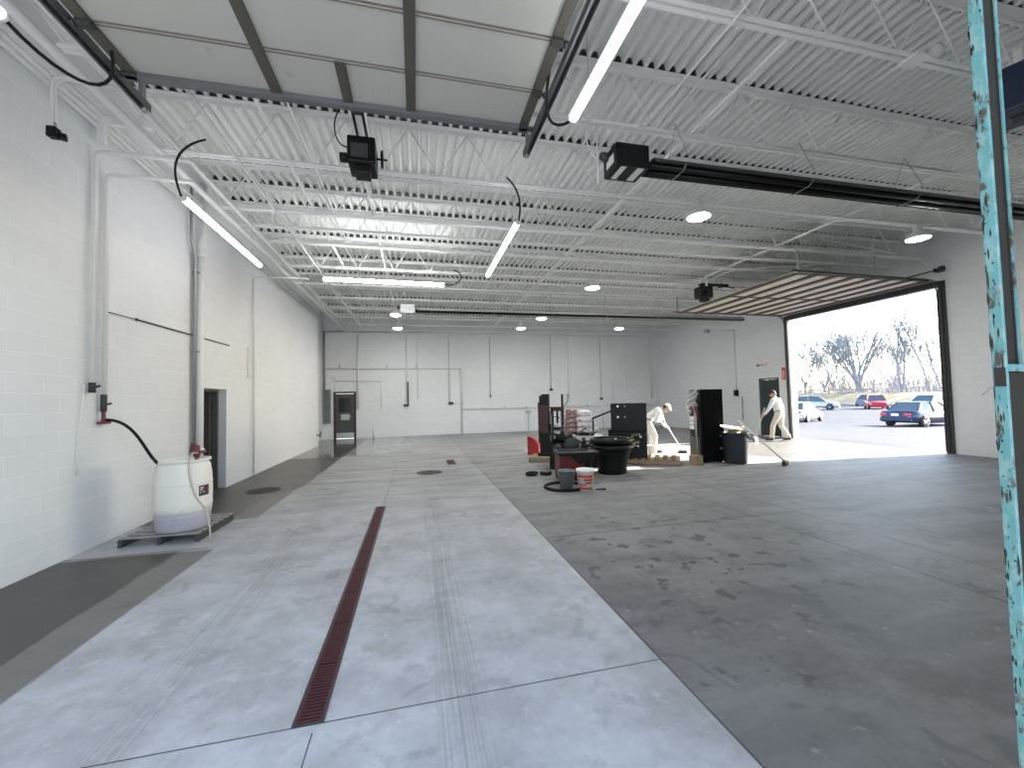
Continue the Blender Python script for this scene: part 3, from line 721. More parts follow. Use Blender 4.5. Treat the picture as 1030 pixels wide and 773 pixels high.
t = heater(2.30, 10.9, 4.36, 4.34, 'black_metal', 'long black radiant tube heater with a black burner box, nearest on the ceiling', 'black')
MB().tube([(-.12, .1, -.12), (-.12, .1, .62)], .012).build('gas_pipe', M['pipe_white'], t)
MB().tube(bez((-.1, .0, .1), (-.4, -.1, .1), (-.35, 0, .5), (-.2, 0, .65), 10), .01, 6).build('cord', M['pipe_white'], t)
t = heater(-.4, 11.5, 12.45, 4.28, 'reflector', 'far radiant tube heater with a pale reflector, near the back wall', 'galv')
# wall floodlight by the far heater end
t = thing('wall_light', 'small floodlight on a level arm high on the right wall', 'light', (RW, 14.9, 4.45))
MB().tube([(-.02, .0, -.02), (-1.3, .1, -.02)], .02).build('arm', M['pipe_white'], t)
MB().tube([(-.02, 0, .35), (-1.0, .08, 0)], .012).build('stay', M['pipe_white'], t)
MB().box((-1.3, .1, -.06), (.22, .18, .14), .3, .02).build('lamp_head', M['galv'], t)
MB().tube([(-.035, 0, -.05), (-.035, 0, -2.6)], .018).build('conduit', M['pipe_white'], t)
MB().bb(-.11, -.012, -.09, .09, -2.85, -2.6, .01).build('switch_box', M['black'], t)
conduit([(RW-.04, 14.6, 0.6), (RW-.04, 14.6, 1.55)], .018, 'short conduit on the right wall behind the waste bin', 'galv')

# exit sign
t = thing('exit_sign', 'white exit sign with red letters above the dark green door', 'sign', (RW, 13.40, 2.80))
MB().bb(-.06, -.003, -.21, .21, -.1, .1, .008).build('sign_box', M['bucket_white'], t)
def text(s, size, m, parent, loc, rot, name='lettering'):
    c = bpy.data.curves.new('txt', 'FONT'); c.body = s; c.size = size; c.align_x = 'CENTER'; c.align_y = 'CENTER'; c.extrude = .002
    o = bpy.data.objects.new('txt', c); COL.objects.link(o)
    dg = bpy.context.evaluated_depsgraph_get(); me = bpy.data.meshes.new_from_object(o.evaluated_get(dg))
    bpy.data.objects.remove(o); o = bpy.data.objects.new(name, me); COL.objects.link(o); me.materials.clear(); me.materials.append(m)
    o.parent = parent; o.location = loc; o.rotation_euler = rot; return o
text('EXIT', .16, M['exit_red'], t, (-.063, .0, 0), (PI/2, 0, -PI/2))
for s in (-1, 1): MB().box((-.07, s*.28, .0), (.1, .09, .09), 0, .02).tube([(-.03, s*.2, .02), (-.03, s*.26, .02)], .012).build('emergency_lamp', M['galv'] if s > 0 else M['bucket_white'], t)
t = thing('wall_sign', 'narrow red vertical sign on the right wall beside the side opening', 'sign', (RW, 12.57, 2.40))
MB().bb(-.012, -.001, -.07, .07, -.23, .23).build('plate', M['exit_red'], t)
MB().bb(-.014, -.012, -.02, .02, -.18, .12).build('print', M['paper'], t)

# ------------------------------------------------------------------ floor fittings
t = thing('trench_drain', 'long dark red slotted trench drain grate set in the pale concrete lane', 'drain', (-.565, 4.62, 0))
hl = 2.26
w = MB(); w.bb(-.078, -.066, -hl, hl, .0005, .006); w.bb(.066, .078, -hl, hl, .0005, .006); w.bb(-.066, .066, -hl, -hl+.01, .0005, .006); w.bb(-.066, .066, hl-.01, hl, .0005, .006)
w.build('frame', M['dark_steel'], t)
MB().bb(-.066, .066, -hl+.01, hl-.01, .0004, .0012).build('channel', M['void'], t)
n = 9; seg = (2*hl-.02)/n
for k in range(n):
    y0 = -hl+.01+k*seg; w = MB()
    w.bb(-.064, -.054, y0+.004, y0+seg-.004, .0013, .006); w.bb(.054, .064, y0+.004, y0+seg-.004, .0013, .006)
    yy = y0+.01
    while yy < y0+seg-.015:
        w.bb(-.054, .054, yy, yy+.011, .0013, .006); yy += .027
    w.build('grate', M['grate_red'], t)
t = thing('drain_grate', 'short dark grate flush in the floor near the back, right of the round cover', 'drain', (.9, 11.25, 0))
w = MB(); w.bb(-.11, -.1, -.4, .4, .0005, .006); w.bb(.1, .11, -.4, .4, .0005, .006); w.bb(-.1, .1, -.4, -.39, .0005, .006); w.bb(-.1, .1, .39, .4, .0005, .006)
w.build('frame', M['dark_steel'], t)
w = MB()
for k in range(26): w.bb(-.1, .1, -.385+k*.03, -.368+k*.03, .0005, .005)
w.build('grate', M['grate_red'], t)
def manhole(x, y, r, label):
    t = thing('manhole_cover', label, 'manhole cover', (x, y, 0))
    MB().lathe([(r, .0005), (r, .006), (r-.03, .006), (r-.03, .0005)], n=40, smooth=False).build('rim', M['manhole'], t)
    w = MB(); w.lathe([(0, .0045), (r-.035, .0045), (r-.035, .0005)], n=40, smooth=False)
    for i in range(-5, 6):
        for j in range(-5, 6):
            if math.hypot(i, j)*.055 < r-.06: w.box((i*.055, j*.055, .006), (.028, .028, .004))
    w.build('lid', M['manhole'], t)
manhole(.28, 9.8, .30, 'round iron cover in the pale lane beyond the trench drain')
manhole(-2.9, 8.9, .30, 'round dark cover in the dark floor strip near the storeroom doorway')

# ------------------------------------------------------------------ barrel on its pallet
t = thing('pallet', 'dark weathered pallet with pale slats under the white barrel by the left wall', 'pallet', (-3.03, 6.3, 0), -.02)
for xx in (-.40, 0, .40): MB().bb(xx-.022, xx+.022, -.46, .48, .0, .09, .004).build('stringer', M['wood_dark'], t)
for k in range(7): MB().bb(-.42, .42, -.45+k*.142, -.45+k*.142+.075, .092, .108, .003).build('slat', M['wood_top'], t)
t = thing('barrel', 'white plastic barrel with a grey lower band standing on a dark pallet', 'barrel', (-2.92, 6.13, .109))
R = .285
MB().lathe([(.0, .0), (R-.03, .0), (R-.005, .03), (R+.005, .18), (R+.012, .22)], n=40).build('lower_body', M['barrel_low'], t)
MB().lathe([(R+.012, .22), (R+.018, .3), (R+.02, .5), (R+.012, .68), (R-.006, .80), (R-.03, .83), (R-.03, .845), (R, .85), (R+.004, .865), (R, .88), (R-.02, .88), (R-.02, .855), (0, .85)], n=40).build('upper_body', M['barrel'], t)
for z in (.30, .58): MB().ring((0, 0, z), R+.017, .006, n=40, m=6).build('rib', M['barrel'], t)
a0 = -.62
w = MB(); rr = R+.0215
for k in range(8):
    a, b = a0+.46*k/8, a0+.46*(k+1)/8
    w.quad((rr*math.cos(a), rr*math.sin(a), .42), (rr*math.cos(b), rr*math.sin(b), .42), (rr*math.cos(b), rr*math.sin(b), .55), (rr*math.cos(a), rr*math.sin(a), .55))
lab = w.build('label', M['label_dark'], t)
w = MB(); rr += .001
for z, aa, bb_ in ((.515, .05, .2), (.49, .06, .16), (.46, .05, .24)):
    a, b = a0+aa, a0+bb_; w.quad((rr*math.cos(a), rr*math.sin(a), z), (rr*math.cos(b), rr*math.sin(b), z), (rr*math.cos(b), rr*math.sin(b), z+.012), (rr*math.cos(a), rr*math.sin(a), z+.012))
w.build('print', M['paper'], lab)
t = thing('drum_pump', 'maroon hand pump with pale tubing on top of the white barrel', 'pump', (-2.73, 6.03, .965))
MB().tube([(0, 0, 0), (0, 0, .07)], .025).tube([(0, 0, .05), (0, 0, .2)], .035, 12).tube([(0, 0, .1), (.1, .0, .12)], .02).build('pump_body', M['maroon'], t)
MB().tube(arc_path([(0, 0, .18), (-.04, 0, .24), (-.07, 0, .12)], .03), .018).build('crank', M['maroon'], t)
MB().tube(bez((.02, -.03, .1), (-.02, -.25, .2), (.0, -.235, -.3), (.12, -.17, -.5), 12)+bez((.12, -.17, -.5), (.17, -.13, -.6), (.21, -.13, -.75), (.21, -.13, -.95), 8)[1:], .011, 8).build('tubing', M['tubing'], t)

# ------------------------------------------------------------------ teal steel post at the right edge
t = thing('door_post', 'flaking teal painted steel channel post at the right edge, close to the camera', 'post', (1.3465, .69, 0))
MB().bb(0, .008, -.0255, 0, 0, 5.0, .002).build('flange', M['teal'], t)
MB().bb(.008, .067, -.009, -.002, 0, 5.0).build('web', M['rust_brown'], t)
MB().bb(.067, .0745, -.0135, -.002, 0, 5.0).build('rear_flange', M['rust_brown'], t)
MB().bb(.067, .0755, -.0165, -.0136, 0, 5.0).build('flange_edge', M['teal'], t)
MB().bb(.009, .34, -.025, -.017, 1.690, 1.707, .001).build('cross_bar', M['teal'], t)
MB().bb(-.0012, .0, -.024, -.004, 1.655, 1.70).build('gusset', M['rust_brown'], t)
MB().bb(.0085, .34, -.0168, -.0095, 0, 1.688).build('panel', M['rust_brown'], t)
for k, (zz, yy) in enumerate([(.9, -.014), (1.25, -.018), (1.5, -.008), (1.95, -.015), (2.05, -.006), (2.3, -.014)]):
    MB().tube([(-.0012, yy, zz), (.001, yy, zz)], .0022, 8).build('rivet', M['rust_brown'], t)
w = MB(); rnd = random.Random(12)
for k in range(120):
    zz = rnd.uniform(.2, 3.6); yy = -.0003-abs(rnd.gauss(0, .0045)) if k % 3 else rnd.uniform(-.024, -.002); h = rnd.uniform(.002, .016)*(1 if k % 5 else 1.8)
    yy = max(yy, -.023); wd = rnd.uniform(.0008, .0022); p = [(yy-wd, zz-h*.4), (yy-wd*.2, zz-h), (yy+wd, zz-h*.3), (yy+wd*.8, zz+h*.5), (yy, zz+h), (yy-wd*.9, zz+h*.4)]
    w.prism(p, -.0006, .0004, 'X')
o = w.build('rust_flakes', M['rust_brown'], t); o['kind'] = 'stuff'
MB().tube(bez((.0, -.004, 1.65), (-.012, -.004, 1.66), (-.012, .0, 1.648), (-.04, .0, 1.635), 8), .0006, 5).build('wire', M['dark_steel'], t)

# ------------------------------------------------------------------ things standing in the hall
def pallet(loc, rz, L, W, label, wood='wood'):
    t = thing('pallet', label, 'pallet', loc, rz)
    for yy in (-W/2+.03, 0, W/2-.03): MB().bb(-L/2, L/2, yy-.02, yy+.02, .016, .106, .004).build('stringer', M[wood], t)
    n = 8
    for k in range(n):
        xx = -L/2+.05+k*(L-.1)/(n-1); MB().bb(xx-.045, xx+.045, -W/2, W/2, .108, .124, .003).build('slat', M[wood], t)
    for xx in (-L/2+.06, 0, L/2-.06): MB().bb(xx-.05, xx+.05, -W/2, W/2, .0, .014, .003).build('bottom_board', M[wood], t)
    return t
pallet((3.33, 10.66, 0), -.45, .66, .8, 'wooden pallet on the floor under the dark tower')

# dark tower machine
t = thing('tower_machine', 'tall dark tower machine with a patched front standing on a wooden pallet', 'machine', (3.42, 10.70, .125), -.42)
w = MB(); w.bb(-.13, .13, -.15, .15, 0, 1.62, .01); w.build('column', M['black_metal'], t)
MB().bb(-.07, .13, -.1, .12, 1.62, 1.66).build('column_top', M['black_metal'], t)
MB().bb(-.17, -.13, -.12, .12, .35, 1.44, .006).build('side_rail', M['dark_red'], t)
MB().bb(-.12, .11, -.16, -.15, .62, 1.36, .004).build('front_cover', M['dark_red'], t)
MB().bb(.13, .17, -.08, .08, .55, .85, .01).build('motor_housing', M['black'], t)
MB().bb(-.19, .19, -.2, .2, -.0, .08, .01).build('base_plate', M['black_metal'], t)
MB().tube([(.15, -.05, .85), (.15, -.05, 1.25), (.13, -.05, 1.3)], .018).tube([(.17, .04, .5), (.17, .04, 1.1)], .012).build('hydraulic_line', M['steel'], t)
# dark red H frame
t = thing('press_frame', 'dark red steel H-frame press between the dark tower and the sacks', 'press', (3.93, 11.12, 0), -.42)
for s, h in ((-1, 1.42), (1, 1.42)): MB().bb(s*.15-.045, s*.15+.045, -.05, .05, 0, h, .006).build('upright', M['dark_red'], t)
MB().bb(.12, .18, -.03, .03, 1.42, 1.78, .004).build('mast_extension', M['black_metal'], t)
MB().bb(-.105, .105, -.04, .04, 1.30, 1.42, .006).build('cross_head', M['dark_red'], t)
MB().bb(-.105, .105, -.06, .06, .75, .85, .006).build('table', M['dark_red'], t)
MB().tube([(0, 0, 1.3), (0, 0, .95)], .03, 12).build('ram', M['black_metal'], t)
MB().ring((-.03, -.1, 1.02), .13, .012, 'Y', n=20, m=6, a0=.6, a1=5.2).build('hose_loop', M['rubber'], t)
MB().tube([(.18, 0, 1.42), (.30, -.05, 1.56), (.32, -.05, 1.72)], .012).sphere((.32, -.05, 1.75), .025, 10).build('lever', M['dark_steel'], t)
for s in (-1, 1): MB().bb(s*.15-.05, s*.15+.05, -.16, .16, 0, .06, .006).build('foot', M['dark_red'], t)

# red quarter-round guard
w = MB(); poly = [(-.17, 0), (.17, 0)]
for k in range(9):
    a = k*PI/16; poly.append((-.17+.34*math.cos(a), .18+.36*math.sin(a)))
w.prism(poly, -.11, .11, 'Y')
o = w.build('wheel_guard', M['bright_red'], None, (3.42, 11.85, 0), -.5)
tag(o, 'bright red quarter-round metal guard on the floor left of the dark tower', 'guard')

# work table holding the sacks
t = thing('work_table', 'low dark table carrying the stacked sacks', 'table', (4.38, 10.45, 0), -.42)
MB().bb(-.43, .43, -.33, .33, .66, .72, .008).build('tabletop', M['black_metal'], t)
for sx in (-1, 1):
    for sy in (-1, 1): MB().bb(sx*.38-.03, sx*.38+.03, sy*.28-.03, sy*.28+.03, 0, .66, .004).build('leg', M['black_metal'], t)
MB().bb(-.40, .40, -.3, .3, .2, .24).build('lower_shelf', M['dark_steel'], t)
def sack(loc, s, rz, m, label, seed):
    rnd = random.Random(seed); t = bmesh.new()
    bmesh.ops.create_cube(t, size=1); bmesh.ops.subdivide_edges(t, edges=list(t.edges), cuts=5, use_grid_fill=True)
    for v in t.verts:
        x, y, z = v.co*2
        k = (1-.35*abs(x)**4-.35*abs(y)**4)
        v.co = Vector((x*s[0]/2*(1-.08*abs(y)**3), y*s[1]/2*(1-.06*abs(x)**3), z*s[2]/2*max(.35, k)+rnd.uniform(-.006, .006)))
    for f in t.faces: f.smooth = True
    w = MB(); w._merge(t)
    for sx in (-1, 1): w.box((sx*(s[0]/2+.015), 0, 0), (.05, s[1]*.75, .012))
    o = w.build('sack', M[m], None, loc, rz)
    return tag(o, label, 'sack', 'stacked filled sacks')
pos = ['bottom', 'second', 'third', 'fourth', 'top']
z = .72
for k in range(5):
    sack((4.11+.012*k, 10.56, z+.07), (.34, .46, .145), -.42+.05*(k % 2), 'bag_brown', '%s pinkish brown sack in the left stack on the dark table' % pos[k], k); z += .128
z = .72
for k in range(4):
    sack((4.50-.03*k, 10.38, z+.08), (.54-.05*k, .52, .17), -.35+.09*(k % 2), 'bag_white', '%s white red-printed sack in the right stack on the dark table' % (pos[k] if k < 3 else 'top'), 20+k); z += .148
# red pedestal with black hopper
t = thing('hopper_stand', 'red steel pedestal with a black square hopper tray on top, behind the grey pail', 'machine', (3.10, 8.02, 0), -.16)
MB().bb(-.28, .22, -.28, .30, .0, .50, .008).build('pedestal', M['red_paint'], t)
o_ = [(-.30, -.32), (.52, -.32), (.52, .34), (-.30, .34)]; i_ = [(-.26, -.28), (.48, -.28), (.48, .30), (-.26, .30)]
w = MB(); w.loft([[(x, y, .50) for x, y in o_], [(x, y, .56) for x, y in o_], [(x, y, .56) for x, y in i_], [(x*.8+.02, y*.8, .515) for x, y in i_]])
w.prism([(-.08, .50), (.49, .50), (.30, .38), (.12, .33)], -.318, .30, 'Y')
w.build('hopper', M['black'], t)
w = MB()
for p, q in zip(o_, o_[1:]+o_[:1]): w.tube([(p[0], p[1], .562), (q[0], q[1], .562)], .010, 6)
w.build('hopper_rim', M['dark_steel'], t)
w = MB().tube([(.15, -.29, .25), (.15, -.32, .25)], .012).sphere((.15, -.325, .25), .016, 8); w.build('drain_cock', M['steel'], t)
# dark engine-like machine behind the hopper
t = thing('machine_block', 'low dark engine-like machine with pulleys between the hopper and the sacks', 'machine', (3.58, 9.2, 0), -.42)
MB().bb(-.5, .45, -.25, .27, .0, .18, .01).build('skid', M['black_metal'], t)
MB().bb(-.5, .2, -.24, .26, .18, .62, .03).build('engine_block', M['black_metal'], t)
MB().tube([(-.42, -.05, .70), (.1, -.05, .70)], .12, 18).build('cylinder', M['black_metal'], t)
MB().bb(.22, .5, -.25, .2, .18, .58, .03).build('gearbox', M['black'], t)
MB().lathe([(0, -.33), (.16, -.33), (.17, -.32), (.15, -.305), (.17, -.29), (.16, -.28), (0, -.28)], (.02, 0, .58), 24, 'Y').build('pulley', M['dark_steel'], t)
MB().lathe([(0, -.33), (.09, -.33), (.1, -.32), (.085, -.305), (.1, -.29), (.09, -.28), (0, -.28)], (-.3, 0, .50), 20, 'Y').build('pulley', M['dark_steel'], t)
MB().bb(-.14, .13, -.26, -.24, .30, .5, .02).build('cover_plate', mat('bottle green paint', (.015, .03, .022), .45), t)
MB().tube(bez((-.45, -.2, .6), (-.6, -.3, .8), (-.4, -.3, .95), (-.3, -.1, .75), 10), .016).tube(bez((.3, -.2, .55), (.35, -.35, .75), (.5, -.3, .7), (.45, -.1, .4), 10), .014).build('hose', M['rubber'], t)
MB().tube([(-.2, 0, .8), (-.2, 0, .93)], .05, 14).build('filler_neck', M['dark_steel'], t)
MB().tube([(.3, 0, .58), (.3, 0, .72)], .045, 14).build('filler_neck', M['dark_steel'], t)
MB().sphere((.45, -.27, .48), .05, 12).build('knob', M['bucket_white'], t)
rnd = random.Random(21)
for k in range(16):
    a = Vector((rnd.uniform(-.48, .45), rnd.uniform(-.27, .2), rnd.uniform(.55, .82))); d = Vector((rnd.uniform(-.2, .2), rnd.uniform(-.12, .05), rnd.uniform(-.1, .16)))
    MB().tube([a, a+d], rnd.uniform(.012, .035), 8).tube([a+d*.9, a+d*1.1], .04, 10).build('linkage', M['dark_steel' if k % 3 else 'galv'], t)
# crumpled plastic beside
for k, (p, s, lb) in enumerate([((4.40, 9.47, .63), (.15, .13, .12), 'crumpled white plastic sheet at the left of the black box'), ((4.27, 9.15, .62), (.09, .08, .08), 'small white plastic bundle just above the nested planters')]):
    rnd = random.Random(40+k); b = bmesh.new(); bmesh.ops.create_icosphere(b, subdivisions=3, radius=1)
    for v in b.verts: v.co = Vector((v.co.x*s[0], v.co.y*s[1], v.co.z*s[2]))*(1+rnd.uniform(-.22, .22))
    w = MB(); w._merge(b); tag(w.build('plastic_sheet', M['plastic_wrap'], None, p), lb, 'plastic sheet')
t = thing('crate', 'low dark crate between the nested planters and the black box', 'crate', (4.36, 9.32, 0), -.5)
w = MB(); w.bb(-.27, .27, -.27, .27, 0, .06); w.bb(-.27, -.23, -.27, .27, .06, .52); w.bb(.23, .27, -.27, .27, .06, .52); w.bb(-.23, .23, -.27, -.23, .06, .52); w.bb(-.23, .23, .23, .27, .06, .52); w.build('shell', M['black_metal'], t)
MB().bb(-.26, .26, -.26, .26, .522, .535).build('lid', M['black'], t)
# blue-black bar on an upright
t = thing('lever_bar', 'blue-black steel bar rising from an upright post towards the black box', 'bar', (4.46, 9.86, 0), -.45)
MB().tube([(0, 0, .02), (0, 0, 1.13)], .02).build('upright', M['black_metal'], t)
MB().tube([(-.02, 0, 1.12), (.52, 0, 1.33)], .026, 10).build('arm', M['navy'], t)
MB().bb(-.08, .08, -.08, .08, 0, .025, .005).build('foot_plate', M['black_metal'], t)
# grey pail, tub ring, printed bucket, small pieces on floor
def pail(loc, r0, r1, h, m, label, name='bucket', cat='bucket'):
    t = thing(name, label, cat, loc)
    MB().lathe([(0, .0), (r0, .0), (r1, h), (r1+.008, h), (r1+.008, h+.012), (r1-.006, h+.012), (r1-.008, h), (r0-.008, .012), (0, .012)], n=32).build('body', M[m], t)
    return t
t = pail((2.70, 7.22, .0), .115, .15, .31, 'bucket_grey', 'plain grey metal pail standing in a black ring in front of the red pedestal')
MB().ring((0, 0, .30), .165, .005, 'Y', n=16, m=5, a0=PI, a1=2*PI).build('bail_handle', M['steel'], t)
MB().ring((0, 0, .24), .148, .004, n=28, m=5).build('rib', M['bucket_grey'], t)
t = thing('tyre_ring', 'flat black rubber ring lying on the floor around the grey pail', 'ring', (2.66, 7.24, 0))
w = MB(); w.ring((0, 0, .026), .36, .026, n=40, m=8); w.build('ring', M['rubber'], t)
t = pail((2.95, 6.93, 0), .125, .155, .36, 'bucket_white', 'white bucket with red printed bands beside the grey pail')
def wrap(t, r0, r1, h, zs, a0, a1, m, name):
    w = MB(); n = 14
    for z0, z1 in zs:
        ra, rb = r0+(r1-r0)*z0/h+.0012, r0+(r1-r0)*z1/h+.0012
        for k in range(n):
            a, b = a0+(a1-a0)*k/n, a0+(a1-a0)*(k+1)/n
            w.quad((ra*math.cos(a), ra*math.sin(a), z0), (ra*math.cos(b), ra*math.sin(b), z0), (rb*math.cos(b), rb*math.sin(b), z1), (rb*math.cos(a), rb*math.sin(a), z1))
    return w.build(name, M[m], t)
f0 = -PI/2-.40
wrap(t, .125, .155, .36, [(.24, .285)], f0-1.0, f0+1.1, 'red_print', 'red_band')
wrap(t, .125, .155, .36, [(.175, .22)], f0-.15, f0+1.1, 'red_print', 'red_band')
wrap(t, .125, .155, .36, [(.10, .13)], f0-1.0, f0+.1, 'red_print', 'red_band')
wrap(t, .125, .155, .36, [(.03, .07)], f0-1.0, f0+1.1, 'red_print', 'red_band')
wrap(t, .125, .155, .36, [(.135, .16)], f0+.0, f0+.9, 'label_dark', 'dark_print')
wrap(t, .125, .155, .36, [(.30, .335)], f0-.2, f0+.6, 'pale_green', 'green_print')
MB().lathe([(.152, .335), (.168, .337), (.168, .375), (.158, .378), (.15, .372)], n=32).build('rim', M['bucket_white'], t)
MB().ring((0, 0, .345), .172, .005, 'X', n=16, m=5, a0=PI, a1=2*PI).build('bail_handle', M['steel'], t)
for k, (x, y, lb, a) in enumerate([(2.44, 8.62, 'left one of two black rubber hoops on the floor left of the red pedestal', .3), (2.74, 8.60, 'right one of two black rubber hoops on the floor, nearer the red pedestal', 2.4)]):
    w = MB(); w.ring((0, 0, .04), .12-.02*k, .035, n=22, m=7, a0=a, a1=a+(4.9 if k == 0 else 3.9)); tag(w.build('rubber_hoop', M['rubber'], None, (x, y, 0)), lb, 'hoop')
o = MB().tube([(0, 0, .012), (.12, -.03, .012)], .012).box((.14, -.03, .015), (.05, .05, .03)).build('tool', M['dark_steel'], None, (3.12, 6.86, 0))
tag(o, 'small dark tool on the floor at the right of the printed bucket', 'tool')
# nested planters
t = thing('planter', 'large black plastic planter with a thick rolled rim in front of the black box', 'planter', (4.18, 8.32, 0))
MB().lathe([(0, 0), (.30, 0), (.31, .02), (.315, .12), (.40, .50), (.405, .51), (.44, .52), (.465, .54), (.47, .60), (.45, .625), (.42, .62), (.40, .55), (.28, .05), (0, .05)], n=44).build('body', M['planter'], t)
MB().ring((0, 0, .47), .402, .012, n=44).ring((0, 0, .36), .378, .006, n=44).build('rib', M['planter'], t)
t = thing('planter', 'second black planter nested inside the large one, its rim showing above', 'planter', (4.18, 8.32, .12))
MB().lathe([(0, .02), (.22, .02), (.375, .50), (.42, .53), (.455, .56), (.462, .62), (.44, .645), (.40, .64), (.37, .55), (.22, .06), (0, .06)], n=44).build('body', M['planter'], t)
o = MB().sphere((0, 0, .015), (.035, .025, .015), 10).build('pebble', M['bucket_white'], None, (4.06, 7.89, .765))
tag(o, 'small white scrap lying on the rim of the nested planter', 'scrap')
# black box on pallet
pallet((5.75, 9.42, 0), -.6, 1.5, 1.1, 'wooden pallet under the black box, reaching right towards the tall cabinet')
t = thing('black_cabinet', 'square black two-part cabinet on a wooden pallet with yellow-green daubs on its lower front', 'cabinet', (5.36, 9.66, .125), -.548)
MB().bb(-.44, .44, -.34, .34, 0, .66, .012).build('lower_box', M['black'], t)
MB().bb(-.42, .45, -.36, .34, .665, 1.37, .012).build('upper_box', M['black'], t)
MB().bb(-.40, .43, -.372, -.36, .70, 1.34, .004).build('front_panel', M['black_metal'], t)
for i in range(2):
    for j in range(2):
        MB().box((-.24+i*.17, -.378, 1.03+j*.27), (.05 if i == 0 else .035, .012, .045 if i == 0 else .03), 0, .004).build('bracket', M['steel' if i == 0 else 'galv'], t)
rnd = random.Random(5); w = MB()
for k in range(26):
    x = rnd.gauss(.14, .05); z = rnd.uniform(.30, .60); w.sphere((x, -.341, z), (rnd.uniform(.008, .022), .006, rnd.uniform(.012, .035)), 8)
w.build('paint_daubs', M['yellow_green'], t)
MB().box((.29, -.345, .53), (.05, .012, .05), .0, .01).box((.22, -.345, .30), (.05, .012, .04), 0, .01).build('sticker', M['bucket_white'], t)
MB().bb(-.50, -.44, -.30, .1, .3, .7, .01).build('side_flap', M['black'], t)
# timber and loose pallet scraps behind the pallet
o = MB().bb(-.12, .12, -.1, .1, 0, .22, .008).build('timber_block', M['wood'], None, (6.53, 8.62, 0), .1)
tag(o, 'square wooden block on the floor at the left foot of the tall black cabinet', 'timber')
M['satin_black'] = mat('satin black sheet', (.006, .006, .0065), .9, 0, .2, 6, spec=.04)
# tall black cabinet
t = thing('vending_cabinet', 'tall black machine cabinet with paper labels and plastic film on its left face', 'cabinet', (6.84, 8.98, 0), -.09)
MB().bb(0, .58, -.26, .24, .02, 1.80, .012).build('body', M['satin_black'], t)
MB().bb(-.02, 0, -.25, .23, .05, 1.78, .004).build('front_frame', M['black_metal'], t)
MB().bb(-.05, -.02, -.22, .22, .06, .62, .01).build('lower_panel', M['dark_steel'], t)
MB().bb(-.07, -.03, -.22, .22, .02, .07, .006).build('kick_strip', M['steel'], t)
for k in range(3): MB().bb(-.032, -.022, .03, .21, .80+k*.115, .90+k*.115).build('paper_label', M['paper'], t)
w = MB().lathe([(0, -.06), (.08, -.06), (.1, -.05), (.1, -.02), (0, -.02)], (0, .12, 1.28), 20, 'X'); w.build('coin_unit', mat('brown plastic', (.10, .05, .03), .4), t)
MB().sphere((-.07, .12, 1.24), .045, 12).build('dial', mat('pale orange', (.62, .38, .22), .5), t)
MB().bb(-.06, -.02, -.2, -.04, 1.05, 1.45, .01).build('side_module', M['dark_red'], t)
MB().tube(bez((-.04, -.02, 1.5), (-.08, -.05, 1.2), (-.06, -.1, .9), (-.05, -.05, .65), 10), .01).tube(bez((-.04, -.1, 1.3), (-.09, -.12, 1.0), (-.07, -.15, .8), (-.05, -.12, .2), 10), .012).build('wiring', M['steel'], t)
for s in ((.08, .08), (.08, -.2), (.50, .08), (.50, -.2)): MB().bb(s[0]-.03, s[0]+.03, s[1]-.03, s[1]+.03, 0, .02).build('foot', M['black_metal'], t)
MB().lathe([(0, 0), (.028, 0), (.028, .006), (0, .006)], (.48, -.268, .34), 16, 'Y').build('lock', M['steel'], t)
rnd = random.Random(9); b = bmesh.new(); bmesh.ops.create_grid(b, x_segments=16, y_segments=22, size=.5)
for v in b.verts: v.co = Vector((-.07+.03*math.sin(v.co.x*14+v.co.y*5)+.015*math.sin(v.co.y*23+v.co.x*9), v.co.x*.44*(1+.15*math.sin(v.co.y*9))+.02, 1.58+v.co.y*.40+.02*math.sin(v.co.x*11)))
b2 = b; w = MB(); w._merge(b2)
def wrap_mat():
    k = NT('clear plastic film'); k.b.inputs['Base Color'].default_value = (.85, .86, .86, 1); k.b.inputs['Roughness'].default_value = .22
    k.b.inputs['Alpha'].default_value = .38; return k.m
M['film'] = wrap_mat()
o = w.build('plastic_film', M['film']); o.parent = t
# waste bin
t = thing('waste_bin', 'slate grey round waste bin with scraps on top, right of the tall cabinet', 'bin', (7.52, 8.47, 0))
MB().lathe([(0, .0), (.235, .0), (.25, .02), (.285, .70), (.30, .71), (.305, .74), (.285, .745), (.275, .70), (.235, .04), (0, .04)], n=40).build('body', M['bin'], t)
for a in (2.3, 2.3+PI): MB().box((.30*math.cos(a), .30*math.sin(a), .64), (.06, .14, .05), a, .012).build('handle', M['bin'], t)
w = MB(); w.lathe([(.0, .60), (.272, .60), (.272, .62), (0, .66)], n=32); w.build('liner', M['bucket_white'], t)
tag(MB().box((0, 0, 0), (.46, .34, .02), 0, .004, rot=Euler((.12, .16, -.5)).to_matrix().to_4x4()).build('foam_board', M['bucket_white'], None, (7.44, 8.50, .86)), 'white board lying tilted on top of the waste bin', 'board')
w = MB(); w.box((0, 0, 0), (.26, .2, .16), .5, .006); w.box((.1, -.12, .1), (.18, .02, .12), .5, .0, rot=Euler((.6, .1, .5)).to_matrix().to_4x4())
tag(w.build('cardboard_box', M['cardboard'], None, (7.61, 8.57, .72)), 'crushed brown cardboard in the top of the waste bin', 'box')
t = thing('push_broom', 'broom with a long pale pole leaning on the waste bin, head on the floor', 'broom', (8.2, 7.75, 0))
p0 = Vector((0, 0, .10)); p1 = Vector((-.80, .45, 1.03)); MB().tube([p0, p1], .018, 10).build('pole', M['pole'], t)
MB().box((.01, 0, .095), (.24, .08, .05), .5, .012).build('head', M['dark_steel'], t)
MB().box((.01, 0, .04), (.23, .075, .075), .5, .006).build('bristles', M['bristle'], t)

